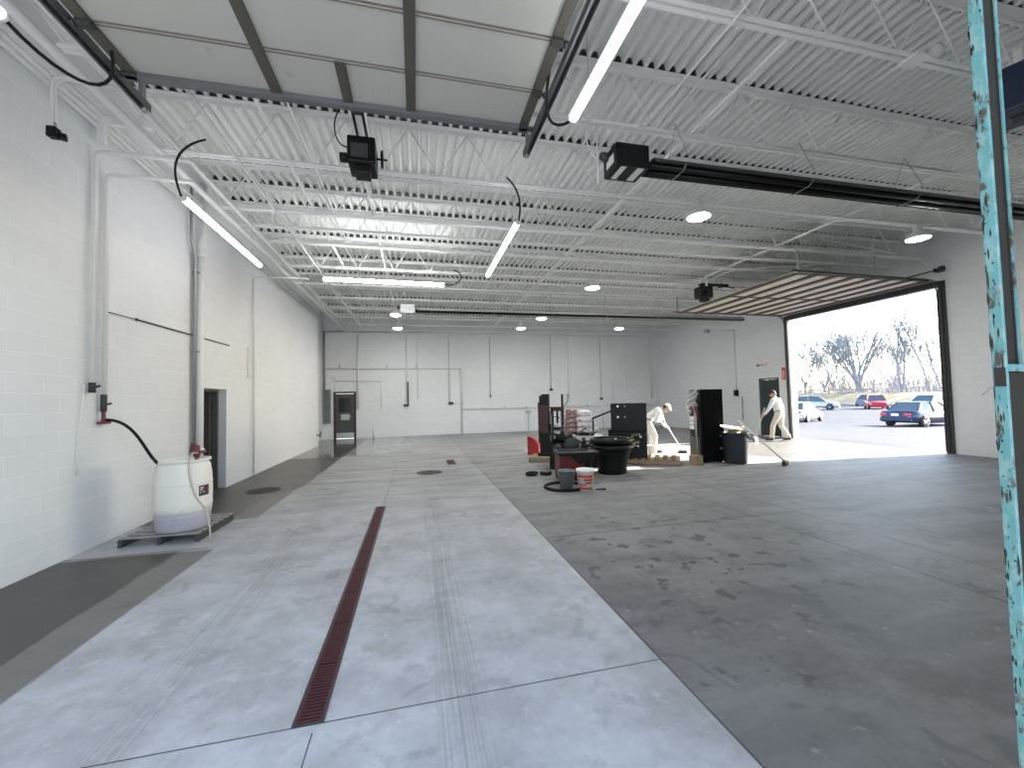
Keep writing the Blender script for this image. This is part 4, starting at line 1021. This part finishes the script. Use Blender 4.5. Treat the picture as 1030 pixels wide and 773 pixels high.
# ------------------------------------------------------------------ people
def capsule(bm, a, b, ra, rb, n=14):
    """tapered capsule between two joints"""
    a, b = Vector(a), Vector(b); d = (b-a); L = d.length; d.normalize()
    pr = [(0.0, -ra)]
    for k in range(1, 5):
        t = -PI/2+k*PI/8; pr.append((ra*math.cos(t), ra*math.sin(t)))
    for k in range(0, 4):
        t = k*PI/8; pr.append((rb*math.cos(t), L+rb*math.sin(t)))
    pr.append((0.0, L+rb))
    q = d.to_track_quat('Z', 'Y').to_matrix().to_4x4(); Mx = Matrix.Translation(a) @ q
    rings = []
    for r, z in pr:
        if r < 1e-6: rings.append([bm.verts.new(Mx @ Vector((0, 0, z)))])
        else: rings.append([bm.verts.new(Mx @ Vector((r*math.cos(2*PI*k/n), r*math.sin(2*PI*k/n), z))) for k in range(n)])
    for A, B in zip(rings, rings[1:]):
        for k in range(n):
            k2 = (k+1) % n
            if len(A) == 1: bm.faces.new((A[0], B[k2], B[k]))
            elif len(B) == 1: bm.faces.new((A[k], A[k2], B[0]))
            else: bm.faces.new((A[k], A[k2], B[k2], B[k]))
def blob(bm, c, r, rot=None):
    t = bmesh.new(); bmesh.ops.create_uvsphere(t, u_segments=18, v_segments=12, radius=1)
    t.transform(Matrix.Translation(c) @ (rot if rot is not None else Matrix.Identity(4)) @ Matrix.Diagonal((*r, 1)))
    me = bpy.data.meshes.new('t'); t.to_mesh(me); t.free(); bm.from_mesh(me); bpy.data.meshes.remove(me)
def fuse(bm, name, m, parent, vox=.008, smooth=4):
    """melt overlapping shapes into one continuous skin"""
    bmesh.ops.recalc_face_normals(bm, faces=bm.faces)
    me = bpy.data.meshes.new('t'); bm.to_mesh(me); bm.free()
    o = bpy.data.objects.new('t', me); COL.objects.link(o)
    r = o.modifiers.new('r', 'REMESH'); r.mode = 'VOXEL'; r.voxel_size = vox; r.use_smooth_shade = True
    s = o.modifiers.new('s', 'SMOOTH'); s.iterations = smooth; s.factor = .5
    dg = bpy.context.evaluated_depsgraph_get(); me2 = bpy.data.meshes.new_from_object(o.evaluated_get(dg))
    bpy.data.objects.remove(o); me2.name = name; me2.materials.clear(); me2.materials.append(m)
    for p in me2.polygons: p.use_smooth = True
    o = bpy.data.objects.new(name, me2); COL.objects.link(o); o.parent = parent; return o
def frame(fwd, up):
    f = Vector(fwd).normalized(); u = Vector(up); u = (u-f*u.dot(f)).normalized(); l = u.cross(f)
    return Matrix((f, l, u)).transposed()        # columns: forward, left, up
def hand(bm, wrist, knuck, grip, side, r=1.0):
    """palm and five fingers curled round a pole running along grip"""
    w, kn = Vector(wrist), Vector(knuck); d = (kn-w).normalized(); g = Vector(grip).normalized(); g = (g-d*g.dot(d)).normalized()
    nrm = d.cross(g)*side
    capsule(bm, w, w+d*.03, .026, .028)
    pc = w+d*.055
    blob(bm, pc, (.048, .040, .018), Matrix((d, g, d.cross(g))).transposed().to_4x4())
    for k, (o, L) in enumerate(((-.030, .068), (-.010, .078), (.010, .074), (.029, .058))):
        a = w+d*.088+g*o
        b = a+d*L*.32+nrm*L*.22; c = b+nrm*L*.42-d*L*.02; e = c+nrm*L*.04-d*L*.34
        capsule(bm, a-d*.02, b, .0095, .0088, 8); capsule(bm, b, c, .0088, .008, 8); capsule(bm, c, e, .008, .007, 8)
    a = w+d*.035-g*.034; b = a-g*.022+d*.022+nrm*.014; c = b+d*.028+nrm*.026
    capsule(bm, a+g*.01, b, .0125, .0105, 8); capsule(bm, b, c, .0105, .0085, 8)
def person(name, label, loc, rz, J, mats, cap, tall=1.0):
    """J: joints in local metres (x forward, y left)"""
    t = thing(name, label, 'person', loc, rz); V = {k: Vector(v) for k, v in J.items()}
    H = frame(J['face'], J['crown']); hc = V['head']
    def hp(x, y, z): return hc+H @ Vector((x, y, z))
    H4 = H.to_4x4()
    bm = bmesh.new()
    # head
    blob(bm, hp(-.012, 0, .02), (.096, .076, .105), H4); blob(bm, hp(.028, 0, -.05), (.062, .056, .062), H4)
    blob(bm, hp(.05, 0, -.092), (.028, .026, .02), H4)
    capsule(bm, hp(.088, 0, .012), hp(.108, 0, -.028), .009, .014, 8)
    for s in (-1, 1):
        blob(bm, hp(-.01, s*.077, -.015), (.02, .011, .033), H4); blob(bm, hp(.068, s*.032, .028), (.02, .026, .008), H4)
        blob(bm, hp(.058, s*.042, -.03), (.02, .018, .018), H4)
    blob(bm, hp(.083, 0, -.062), (.010, .022, .006), H4); blob(bm, hp(.08, 0, -.074), (.010, .019, .006), H4)
    capsule(bm, V['neck'], hp(-.025, 0, -.05), .058, .052)
    # trunk
    sp = [V['pelvis'], V['waist'], V['chest']]
    A = frame(V['chest']-V['pelvis'], V['hipL']-V['hipR'])
    def flat(c, r): blob(bm, c, r, A.to_4x4())
    side = (V['hipL']-V['hipR']).normalized()
    for s in (-1, 1):
        capsule(bm, V['pelvis']+side*s*.075, V['waist']+side*s*.065, .115, .10)
        capsule(bm, V['waist']+side*s*.065, V['chest']+side*s*.085, .10, .115)
        capsule(bm, V['chest']+side*s*.06, V['neck']+side*s*.02, .09, .055)
    for s in 'LR':
        capsule(bm, V['chest'], V['sh'+s], .09, .062)
        capsule(bm, V['sh'+s], V['el'+s], .055, .042); capsule(bm, V['el'+s], V['wr'+s], .043, .028)
        capsule(bm, V['hip'+s], V['kn'+s], .088, .056); capsule(bm, V['kn'+s], V['kn'+s]*.55+V['an'+s]*.45, .055, .054); capsule(bm, V['kn'+s]*.55+V['an'+s]*.45, V['an'+s], .052, .038)
        fd = (V['toe'+s]-V['an'+s]); capsule(bm, V['an'+s], V['toe'+s], .042, .032)
        hand(bm, V['wr'+s], V['hd'+s], J['grip'+s], 1 if s == 'L' else -1)
    fuse(bm, 'body', M['skin'], t, .0065, 2)
    # sweatshirt
    bm = bmesh.new()
    for s in (-1, 1):
        capsule(bm, V['pelvis']*.55+V['waist']*.45+side*s*.072, V['waist']+side*s*.07, .125, .125)
        capsule(bm, V['waist']+side*s*.07, V['chest']+side*s*.09, .125, .135)
        capsule(bm, V['chest']+side*s*.06, V['neck']*.75+V['chest']*.25+side*s*.02, .11, .07)
    for s in 'LR':
        capsule(bm, V['chest'], V['sh'+s], .11, .085); capsule(bm, V['sh'+s], V['el'+s], .078, .062)
        m = V['el'+s]*.12+V['wr'+s]*.88; capsule(bm, V['el'+s], m, .062, .046)
    sh = fuse(bm, 'sweatshirt', mats['top'], t, .012, 5)
    # trousers
    bm = bmesh.new()
    for s in (-1, 1): capsule(bm, V['pelvis']+side*s*.075, V['pelvis']*.5+V['waist']*.5+side*s*.07, .128, .118)
    for s in 'LR':
        capsule(bm, V['hip'+s], V['kn'+s], .112, .082); m = V['kn'+s]*.12+V['an'+s]*.88; capsule(bm, V['kn'+s], m, .082, .074)
    fuse(bm, 'trousers', mats['leg'], t, .012, 5)
    # belt
    up = (V['waist']-V['pelvis']).normalized(); c = V['pelvis']*.52+V['waist']*.48; fw = side.cross(up)
    pts = [c+side*.196*math.cos(a)+fw*.129*math.sin(a) for a in [2*PI*k/28 for k in range(29)]]
    MB().tube(pts, .014, 6, cap=False).build('belt', M['belt'], t)
    # shoes
    for s in 'LR':
        a, b = V['an'+s], V['toe'+s]; d = (b-a); d.z = 0; d.normalize(); l = Vector((-d.y, d.x, 0)); F = Matrix((d, l, Vector((0, 0, 1)))).transposed().to_4x4()
        bm = bmesh.new(); sole = min(a.z-.085, b.z-.045)
        tl = math.atan2((a.z-.08)-(b.z-.04), (b-a).length); R = F @ Matrix.Rotation(tl, 4, 'Y')
        blob(bm, a-Vector((0, 0, .035)), (.062, .05, .055), R); blob(bm, a*.45+b*.55-Vector((0, 0, .015)), (.10, .05, .045), R); blob(bm, b+Vector((0, 0, .0)), (.065, .048, .036), R)
        if mats['boot' + s] != 'shoe': capsule(bm, a, a*.7+V['kn'+s]*.3, .078, .082)
        fuse(bm, 'shoe', M[mats['boot'+s]], t, .008, 3)
    # hair and cap
    bm = bmesh.new(); blob(bm, hp(-.028, 0, .018), (.092, .082, .095), H4); blob(bm, hp(-.05, 0, -.04), (.055, .066, .05), H4)
    fuse(bm, 'hair', M['hair'], t, .008, 2)
    w = MB(); secs = []
    for k in range(7):
        a = k*PI/2/6; z = .045+.092*math.sin(a); r = math.cos(a) if k < 6 else .04
        secs.append([hp(-.012+.108*r*math.cos(2*PI*j/24), .088*r*math.sin(2*PI*j/24), z) for j in range(24)])
    w.loft(secs, True); cp = w.build('cap', M[cap], t)
    w = MB(); top = []; bot = []
    for j in range(13):
        a = -PI/2*.8+PI*.8*j/12; top.append((hp(-.012+.10*math.cos(a), .088*math.sin(a), .052), hp(.06+.115*math.cos(a), .085*math.sin(a), .034)))
    for (a, b), (c, d) in zip(top, top[1:]):
        dz = H @ Vector((0, 0, -.006)); w.quad(a, b, d, c); w.quad(a+dz, c+dz, d+dz, b+dz); w.quad(b, b+dz, d+dz, d)
    w.build('brim', M[cap], cp)
    for s in (-1, 1): MB().sphere(hp(.079, s*.031, .008), (.008, .011, .007), 10, rot=H4).build('eye', M['eye'], t)
    return t
# worker bending over a mop by the pallet
bend = dict(pelvis=(-.14, 0, .93), waist=(-.04, 0, 1.06), chest=(.17, 0, 1.20), neck=(.30, 0, 1.27), head=(.41, 0, 1.30),
    face=(.75, -.10, -.62), crown=(.62, 0, .78),
    shL=(.20, .19, 1.19), elL=(.27, .23, .93), wrL=(.36, .07, .74), hdL=(.42, .02, .70), gripL=(.65, 0, -.75),
    shR=(.20, -.19, 1.19), elR=(.12, -.26, .95), wrR=(.22, -.08, .93), hdR=(.28, -.03, .92), gripR=(.65, 0, -.75),
    hipL=(-.14, .10, .90), knL=(-.06, .13, .50), anL=(-.06, .14, .09), toeL=(.10, .16, .045),
    hipR=(-.14, -.10, .90), knR=(.06, -.15, .50), anR=(.04, -.16, .09), toeR=(.20, -.17, .045))
p1 = person('person', 'person in white clothes and a white cap bending over a mop behind the pallet', (6.86, 10.95, 0), -.62, bend, dict(top=M['shirt'], leg=M['offwhite'], bootL='shoe', bootR='shoe'), 'cap_white')
Mx = Matrix.Translation((6.86, 10.95, 0)) @ Matrix.Rotation(-.62, 4, 'Z')
t = thing('mop', 'pale-handled mop held by the bending person, head flat on the floor', 'mop', Mx @ Vector((.79, 0, 0)), -.62)
MB().tube([(0, 0, .06), (-.60, -.01, 1.17)], .014, 8).build('pole', M['pole'], t)
MB().bb(-.10, .12, -.09, .09, .03, .065, .01).build('head', M['dark_steel'], t)
MB().bb(-.11, .13, -.10, .10, .0, .03, .008).build('mop_pad', M['bristle'], t)
o = MB().lathe([(0, 0), (.11, 0), (.14, .28), (.15, .29), (.135, .29), (.105, .02), (0, .02)], n=28).build('bucket', M['boot'])
o.location = (6.42, 10.3, 0); tag(o, 'pale bucket on the floor at the feet of the bending person', 'bucket')
# worker sweeping by the green door
walk = dict(pelvis=(-.02, 0, .97), waist=(.01, 0, 1.13), chest=(.07, 0, 1.38), neck=(.10, 0, 1.52), head=(.16, .02, 1.645),
    face=(.72, .50, -.38), crown=(.35, .12, .93),
    shL=(.10, .21, 1.42), elL=(.20, .31, 1.14), wrL=(.34, .36, .93), hdL=(.38, .37, .88), gripL=(.26, .08, -.9),
    shR=(.05, -.21, 1.42), elR=(-.03, -.30, 1.13), wrR=(.02, -.33, .89), hdR=(.04, -.33, .82), gripR=(.9, .1, -.3),
    hipL=(-.01, .10, .93), knL=(.16, .13, .53), anL=(.20, .15, .10), toeL=(.36, .18, .05),
    hipR=(-.03, -.10, .93), knR=(-.01, -.13, .52), anR=(-.24, -.15, .12), toeR=(-.09, -.17, .05))
P2 = (12.38, 11.85, 0); RZ2 = 2.05
p2 = person('person', 'person in white top, khaki trousers and a dark cap sweeping by the green door', P2, RZ2, walk, dict(top=M['shirt'], leg=M['khaki'], bootL='shoe', bootR='shoe'), 'cap_dark')
Mx = Matrix.Translation(P2) @ Matrix.Rotation(RZ2, 4, 'Z')
t = thing('broom', 'pale-handled broom held by the person sweeping beside the green door', 'broom', Mx @ Vector((.62, .46, 0)), RZ2)
MB().tube([(-.01, -.01, .14), (-.30, -.11, 1.18)], .014, 8).build('pole', M['pole'], t)
MB().bb(-.04, .05, -.14, .14, .10, .16, .012).build('head', M['pole'], t)
MB().bb(-.035, .045, -.135, .135, .0, .10, .006).build('bristles', M['bag_brown'], t)

# ------------------------------------------------------------------ outdoors
w = MB().prism([(RW+.02, 0.0), (28, -.45), (140, -.45), (140, -.8), (RW+.02, -.8)], -40, 120, 'Y')
o = w.build('ground_parking', M['asphalt']); o['kind'] = 'structure'
o = MB().bb(-30, RW-.02, -40, FW-.3, -.25, -.02).build('ground_front', mat('front apron concrete', (.42, .42, .42), .8, 0, .1, .5)); o['kind'] = 'structure'
# grass bank at the end of the lot
w = MB(); n = 60
secs = []
for k in range(n+1):
    f = k/n; x = 40+70*f; y = 95-85*f
    nx, ny = .77, .63
    pr = [(0, -.55), (3, .3), (9, 1.6), (30, 2.4), (60, 2.6)]
    secs.append([Vector((x+nx*a, y+ny*a, b+.12*math.sin(k*1.7+a))) for a, b in pr])
vv = [[w.bm.verts.new(p) for p in s] for s in secs]
for a, b in zip(vv, vv[1:]):
    for k in range(len(a)-1): w.bm.faces.new((a[k], a[k+1], b[k+1], b[k]))
o = w.build('ground_grass', M['grass_dry']); o['kind'] = 'structure'

def car(loc, rz, paint, label, kind='sedan', name='car', group='parked cars'):
    t = thing(name, label, 'car', loc, rz, group)
    suv = kind != 'sedan'
    L = 4.6 if not suv else 4.5; h = L/2; wd = .90; zs = .86 if not suv else 1.02; zr = 1.43 if not suv else 1.70
    # lower body: stations along x (front = +x)
    st = [(-h, .40, .72*zs/.9, .70), (-h+.12, .28, zs+.06, .83), (-h+.7, .22, zs+.08, .89), (-.8, .20, zs+.04, wd), (.7, .20, zs, wd), (1.1, .2, zs-.02, wd), (h-.5, .24, zs-.14, .87), (h-.12, .28, zs-.26, .80), (h, .36, zs-.36, .66)]
    w = MB(); secs = []
    for x, zb, zt, hw in st:
        secs.append([(x, -hw*.92, zb), (x, -hw, zb+.14), (x, -hw*1.01, (zb+zt)/2), (x, -hw*.97, zt-.10), (x, -hw*.88, zt), (x, 0, zt+.03), (x, hw*.88, zt), (x, hw*.97, zt-.10), (x, hw*1.01, (zb+zt)/2), (x, hw, zb+.14), (x, hw*.92, zb)])
    w.loft(secs, True); body = w.build('body', M[paint], t)
    # cabin of glass, with roof and pillars in body colour
    if not suv: cs = [(-1.72, zs+.07, .74), (-1.12, zr-.04, .60), (-.3, zr, .62), (.30, zr-.04, .61), (1.0, zs-.0, .76)]
    else: cs = [(-2.12, zs+.06, .80), (-1.75, zr-.06, .64), (-.6, zr, .66), (.30, zr-.05, .65), (1.1, zs, .80)]
    zl = zs-.02
    def sec(x, z, hw, g=0): 
        b = .80-.02
        return [(x, -b-g, zl), (x, -hw-g, z+g), (x, hw+g, z+g), (x, b+g, zl)]
    w = MB(); w.loft([sec(*c) for c in [(cs[0][0]-.02, zl+.02, .76)]+cs+[(cs[-1][0]+.02, zl+.02, .76)]]); w.build('window_glass', M['car_glass'], t)
    w = MB()
    r = cs[1:4]
    for (x0, z0, w0), (x1, z1, w1) in zip(r, r[1:]):
        w._add([(x0, -w0-.01, z0), (x0, w0+.01, z0), (x1, w1+.01, z1), (x1, -w1-.01, z1), (x0, -w0-.01, z0+.025), (x0, w0+.01, z0+.025), (x1, w1+.01, z1+.025), (x1, -w1-.01, z1+.025)], [(0, 1, 2, 3), (4, 7, 6, 5), (0, 4, 5, 1), (3, 2, 6, 7), (0, 3, 7, 4), (1, 5, 6, 2)])
    w.build('roof', M[paint], t)
    for s in (-1, 1):
        w = MB()
        for (x0, z0, w0), (x1, z1, w1) in ((cs[0], cs[1]), (cs[3], cs[4])): w.tube([(x0, s*(w0+.01), z0), (x1, s*(w1+.01), z1)], .035, 6)
        xm = (cs[1][0]+cs[3][0])/2; w.tube([(xm, s*.80, zl), (xm-.05, s*(cs[2][2]+.01), zr)], .03, 6)
        w.build('pillar', M[paint], t)
        for x in (-h+.95, h-.92):
            R = .325 if not suv else .36
            MB().lathe([(.0, -.0), (R+.05, -.0), (R+.05, .03), (0, .03)], (x, s*.885-.015, R), 24, 'Y').build('wheel_arch', M['rubber'], t)
            wl = MB().lathe([(R-.10, -.1), (R-.01, -.1), (R, -.07), (R, .07), (R-.01, .1), (R-.10, .1)], (x, s*.83, R), 26, 'Y').build('tyre', M['tyre'], t)
            w = MB().lathe([(0, -.06), (R-.10, -.06), (R-.09, .085), (R-.12, .085), (R-.13, .0), (0, .0)] if s > 0 else [(0, .06), (R-.10, .06), (R-.09, -.085), (R-.12, -.085), (R-.13, 0), (0, 0)], (x, s*.84, R), 24, 'Y')
            for k in range(5):
                a = k*2*PI/5+.3; w.tube([(x, s*.915, R), (x+(R-.1)*math.cos(a), s*.915, R+(R-.1)*math.sin(a))], .026, 6)
            w.build('rim', M['rim'], wl)
        MB().box((-h+.06, s*.60, zs-.12), (.16, .34, .15), -s*.22*0, .03).build('tail_light', M['tail'], t)
        MB().box((h-.16, s*.60, zs-.36), (.2, .30, .12), 0, .03).build('head_light', M['bucket_white'], t)
        MB().box((.95, s*.98, zs+.06), (.12, .14, .10), 0, .03).build('side_mirror', M[paint], t)
    MB().box((-h+.0, 0, zs-.14), (.03, .38, .13), 0, .008).build('number_plate', M['bucket_white'], t)
    MB().bb(-h-.03, -h+.2, -.80, .80, .33, .50, .04).build('bumper', M[paint], t)
    MB().bb(h-.2, h+.04, -.74, .74, .24, .42, .04).build('bumper', M[paint], t)
    return t
M['paint_navy'] = mat('navy car paint', (.018, .03, .07), .2, .2, .05, 1)
M['paint_silver'] = mat('silver car paint', (.42, .44, .46), .25, .4, .05, 1)
M['paint_white'] = mat('white car paint', (.70, .70, .71), .25, 0, .04, 1)
M['paint_red'] = mat('red car paint', (.40, .02, .04), .2, .1, .05, 1)
M['paint_blue'] = mat('blue grey car paint', (.09, .12, .20), .2, .2, .05, 1)
G = -.45
car((29.6, 18.3, G), .02, 'paint_navy', 'dark navy sedan parked with its rear to the opening, nearest of the cars')
car((27.6, 24.6, G+.01), .42, 'paint_silver', 'silver sedan cut off at the left edge of the opening, nearest on that side')
car((48.6, 41.0, G), -.95, 'paint_silver', 'silver crossover showing its side, beyond the silver sedan on the left', 'suv')
car((54.5, 38.4, G), PI+.75, 'paint_red', 'red car with dark windscreen behind the navy sedan', 'suv')
car((66, 47.6, G), PI+.3, 'paint_blue', 'blue grey car parked behind the red car', 'suv')
car((60, 57.0, G), .7, 'paint_white', 'white car in the far left row beyond the silver crossover', 'suv')
car((46.5, 28.3, G), PI+.1, 'paint_white', 'white car with bluish windscreen behind the navy sedan at the right', 'suv')
car((60, 35.5, G), PI+.1, 'paint_white', 'white car between the red car and the right edge of the opening')
# bare trees
def tree(loc, H, spread, seed, label, kind='slim', trunk=.2):
    rnd = random.Random(seed); t = thing('bare_tree', label, 'tree', loc, 0, 'bare winter trees')
    segs = [MB(), MB(), MB()]
    def limb(p, d, L, r, lv, up):
        n = 4; pts = [p]; rad = [r]; q = p.copy(); dd = d.copy()
        for k in range(n):
            dd = (dd+Vector((rnd.uniform(-.16, .16), rnd.uniform(-.16, .16), rnd.uniform(-.02, .16)*up))).normalized()
            q = q+dd*L/n; pts.append(q.copy()); rad.append(max(.022, r*(1-.6*(k+1)/n)))
        segs[min(lv, 2)].tube(pts, r, (6, 5, 3)[min(lv, 2)], radii=rad, cap=False)
        return pts, rad, dd
    def grow(p, d, L, r, lv, last):
        pts, rad, dd = limb(p, d, L, r, lv, 1)
        if lv >= last: return
        for b in range(5 if lv < last-1 else 4):
            f = rnd.uniform(.25, 1.0)*4; i = min(3, int(f)); o = pts[i].lerp(pts[i+1], f-i)
            ax = (pts[i+1]-pts[i]).normalized(); az = rnd.uniform(0, 2*PI); u = ax.orthogonal().normalized(); v = ax.cross(u)
            nd = (ax+(u*math.cos(az)+v*math.sin(az))*rnd.uniform(.45, .95)*spread+Vector((0, 0, .18))).normalized()
            grow(o, nd, L*rnd.uniform(.42, .66), max(.024, rad[i]*.5), lv+1, last)
    if kind == 'vase':
        pts, rad, dd = limb(Vector((0, 0, -.3)), Vector((0, 0, 1)), H*.16, trunk, 0, 1)
        for k in range(9):
            az = 2*PI*k/9+rnd.uniform(-.3, .3); sp = rnd.uniform(.25, .95)
            grow(pts[2+k % 3], Vector((math.cos(az)*sp, math.sin(az)*sp, 1)).normalized(), H*rnd.uniform(.55, .72), trunk*.42, 1, 4)
    else:
        pts, rad, dd = limb(Vector((0, 0, -.3)), Vector((rnd.uniform(-.06, .06), rnd.uniform(-.06, .06), 1)).normalized(), H*.9, trunk, 0, .6)
        for k in range(16):
            f = rnd.uniform(.25, .98)*4; i = min(3, int(f)); az = rnd.uniform(0, 2*PI); sp = rnd.uniform(.4, .9)*spread
            grow(pts[i].lerp(pts[i+1], f-i), Vector((math.cos(az)*sp, math.sin(az)*sp, 1)).normalized(), H*rnd.uniform(.2, .36), max(.03, rad[i]*.45), 1, 3)
    segs[0].build('trunk', M['bark'], t); segs[1].build('branches', M['bark'], t); segs[2].build('twigs', M['bark'], t)
tree((82, 60.5, 1.7), 14.5, .85, 3, 'largest bare tree, wide spreading, in the middle of the opening', 'vase', .6)
T = [(78, 68, 12.5, 1, 11, 'bushy bare tree left of the largest tree'), (74, 72, 11, .9, 12, 'bare tree at the left edge of the opening beside its jamb'),
     (82, 53.5, 12.5, .55, 13, 'tall slim bare tree right of the largest tree'), (84, 50.8, 12, .5, 14, 'slim bare tree, second to the right of the largest tree'),
     (82, 47.6, 14.5, .7, 15, 'tall bare tree next to the right jamb of the opening'), (80, 65.5, 9.5, 1, 16, 'low bare tree just left of the largest trunk'),
     (86, 56, 10, .9, 17, 'bare tree behind the largest tree on its right'), (88, 70, 12, 1, 18, 'bare tree in the back row behind the left ones'),
     (90, 60, 11, 1, 19, 'bare tree in the back row directly behind the largest'), (90, 49, 12.5, .8, 20, 'bare tree in the back row at the right'),
     (83, 45.0, 11, .8, 21, 'bare tree hidden mostly behind the right jamb'), (92, 54, 11, .9, 22, 'bare tree in the back row right of the largest')]
for x, y, h, sp, sd, lb in T: tree((x, y, 1.7), h, sp, sd, lb, 'vase' if sp == 1 else 'slim', .22)
# winter brush at the foot of the trees
w = MB(); rnd = random.Random(77)
for k in range(1500):
    f = rnd.uniform(0, 1); x = 72+22*rnd.random(); y = 74-32*f+rnd.uniform(-2, 2); h = rnd.uniform(1.5, 4.8)
    a = rnd.uniform(0, 6.3); p = Vector((x, y, 1.4)); q = p+Vector((math.cos(a)*h*.3, math.sin(a)*h*.3, h))
    w.tube([p, (p+q)/2+Vector((rnd.uniform(-.2, .2), rnd.uniform(-.2, .2), .1)), q], .026, 3, cap=False)
o = w.build('brush', M['brush']); tag(o, 'tangled winter brush at the foot of the bare trees', 'brush', kind='stuff')

# ------------------------------------------------------------------ sun, sky, camera
EL = math.radians(23); AZ = math.atan2(-.078, 1.0)
sd = Vector((math.cos(EL)*math.cos(AZ), math.cos(EL)*math.sin(AZ), math.sin(EL)))
s = bpy.data.lights.new('sun', 'SUN'); s.energy = 32.0; s.angle = math.radians(.6); s.color = (1, .97, .91)
so = bpy.data.objects.new('sun', s); COL.objects.link(so); so.rotation_euler = sd.to_track_quat('Z', 'Y').to_euler(); so.location = sd*60
W = bpy.data.worlds.new('sky'); SC.world = W; W.use_nodes = True; nt = W.node_tree
bg = nt.nodes['Background']; sky = nt.nodes.new('ShaderNodeTexSky'); sky.sky_type = 'NISHITA'
sky.sun_disc = False; sky.sun_elevation = EL; sky.sun_rotation = PI/2-AZ; sky.dust_density = .8; sky.air_density = 1.0; sky.ozone_density = 1.0
hs = nt.nodes.new('ShaderNodeHueSaturation'); hs.inputs['Saturation'].default_value = .95
nt.links.new(sky.outputs[0], hs.inputs['Color']); nt.links.new(hs.outputs[0], bg.inputs['Color']); bg.inputs['Strength'].default_value = .95
# sky portals in the two real openings
def portal(loc, rot, sx, sy):
    l = bpy.data.lights.new('portal', 'AREA'); l.shape = 'RECTANGLE'; l.size = sx; l.size_y = sy; l.cycles.is_portal = True
    o = bpy.data.objects.new('portal', l); COL.objects.link(o); o.location = loc; o.rotation_euler = rot
portal((-.58, FW-.32, FOZ/2), (PI/2, 0, 0), 3.8, FOZ)
portal((RW+.32, (o0+o1)/2, oz/2), (0, PI/2, 0), oz, o1-o0)
cam = bpy.data.cameras.new('camera'); co = bpy.data.objects.new('camera', cam); COL.objects.link(co); SC.camera = co
F = 411.1; cam.sensor_fit = 'HORIZONTAL'; cam.sensor_width = 36; cam.lens = F/1030*36; cam.clip_start = .05; cam.clip_end = 500
yaw, pit_, roll = math.radians(13.2626), math.radians(2.2228), math.radians(-1.3232)
f = Vector((math.sin(yaw)*math.cos(pit_), math.cos(yaw)*math.cos(pit_), math.sin(pit_)))
r = Vector((math.cos(yaw), -math.sin(yaw), 0)); u = r.cross(f)
r2 = r*math.cos(roll)+u*math.sin(roll); u2 = -r*math.sin(roll)+u*math.cos(roll)
co.matrix_world = Matrix.Translation((0, 0, 1.65)) @ Matrix((r2, u2, -f)).transposed().to_4x4()
vs = SC.view_settings; SC.display_settings.display_device = 'sRGB'
vs.view_transform = 'Standard'; vs.look = 'None'; vs.gamma = 1.0; vs.use_curve_mapping = False; vs.exposure = 0.08
cy = SC.cycles; cy.max_bounces = 10; cy.diffuse_bounces = 6; cy.glossy_bounces = 4; cy.transparent_max_bounces = 8
cy.sample_clamp_indirect = 12; cy.use_denoising = True; cy.caustics_reflective = True; cy.blur_glossy = .6
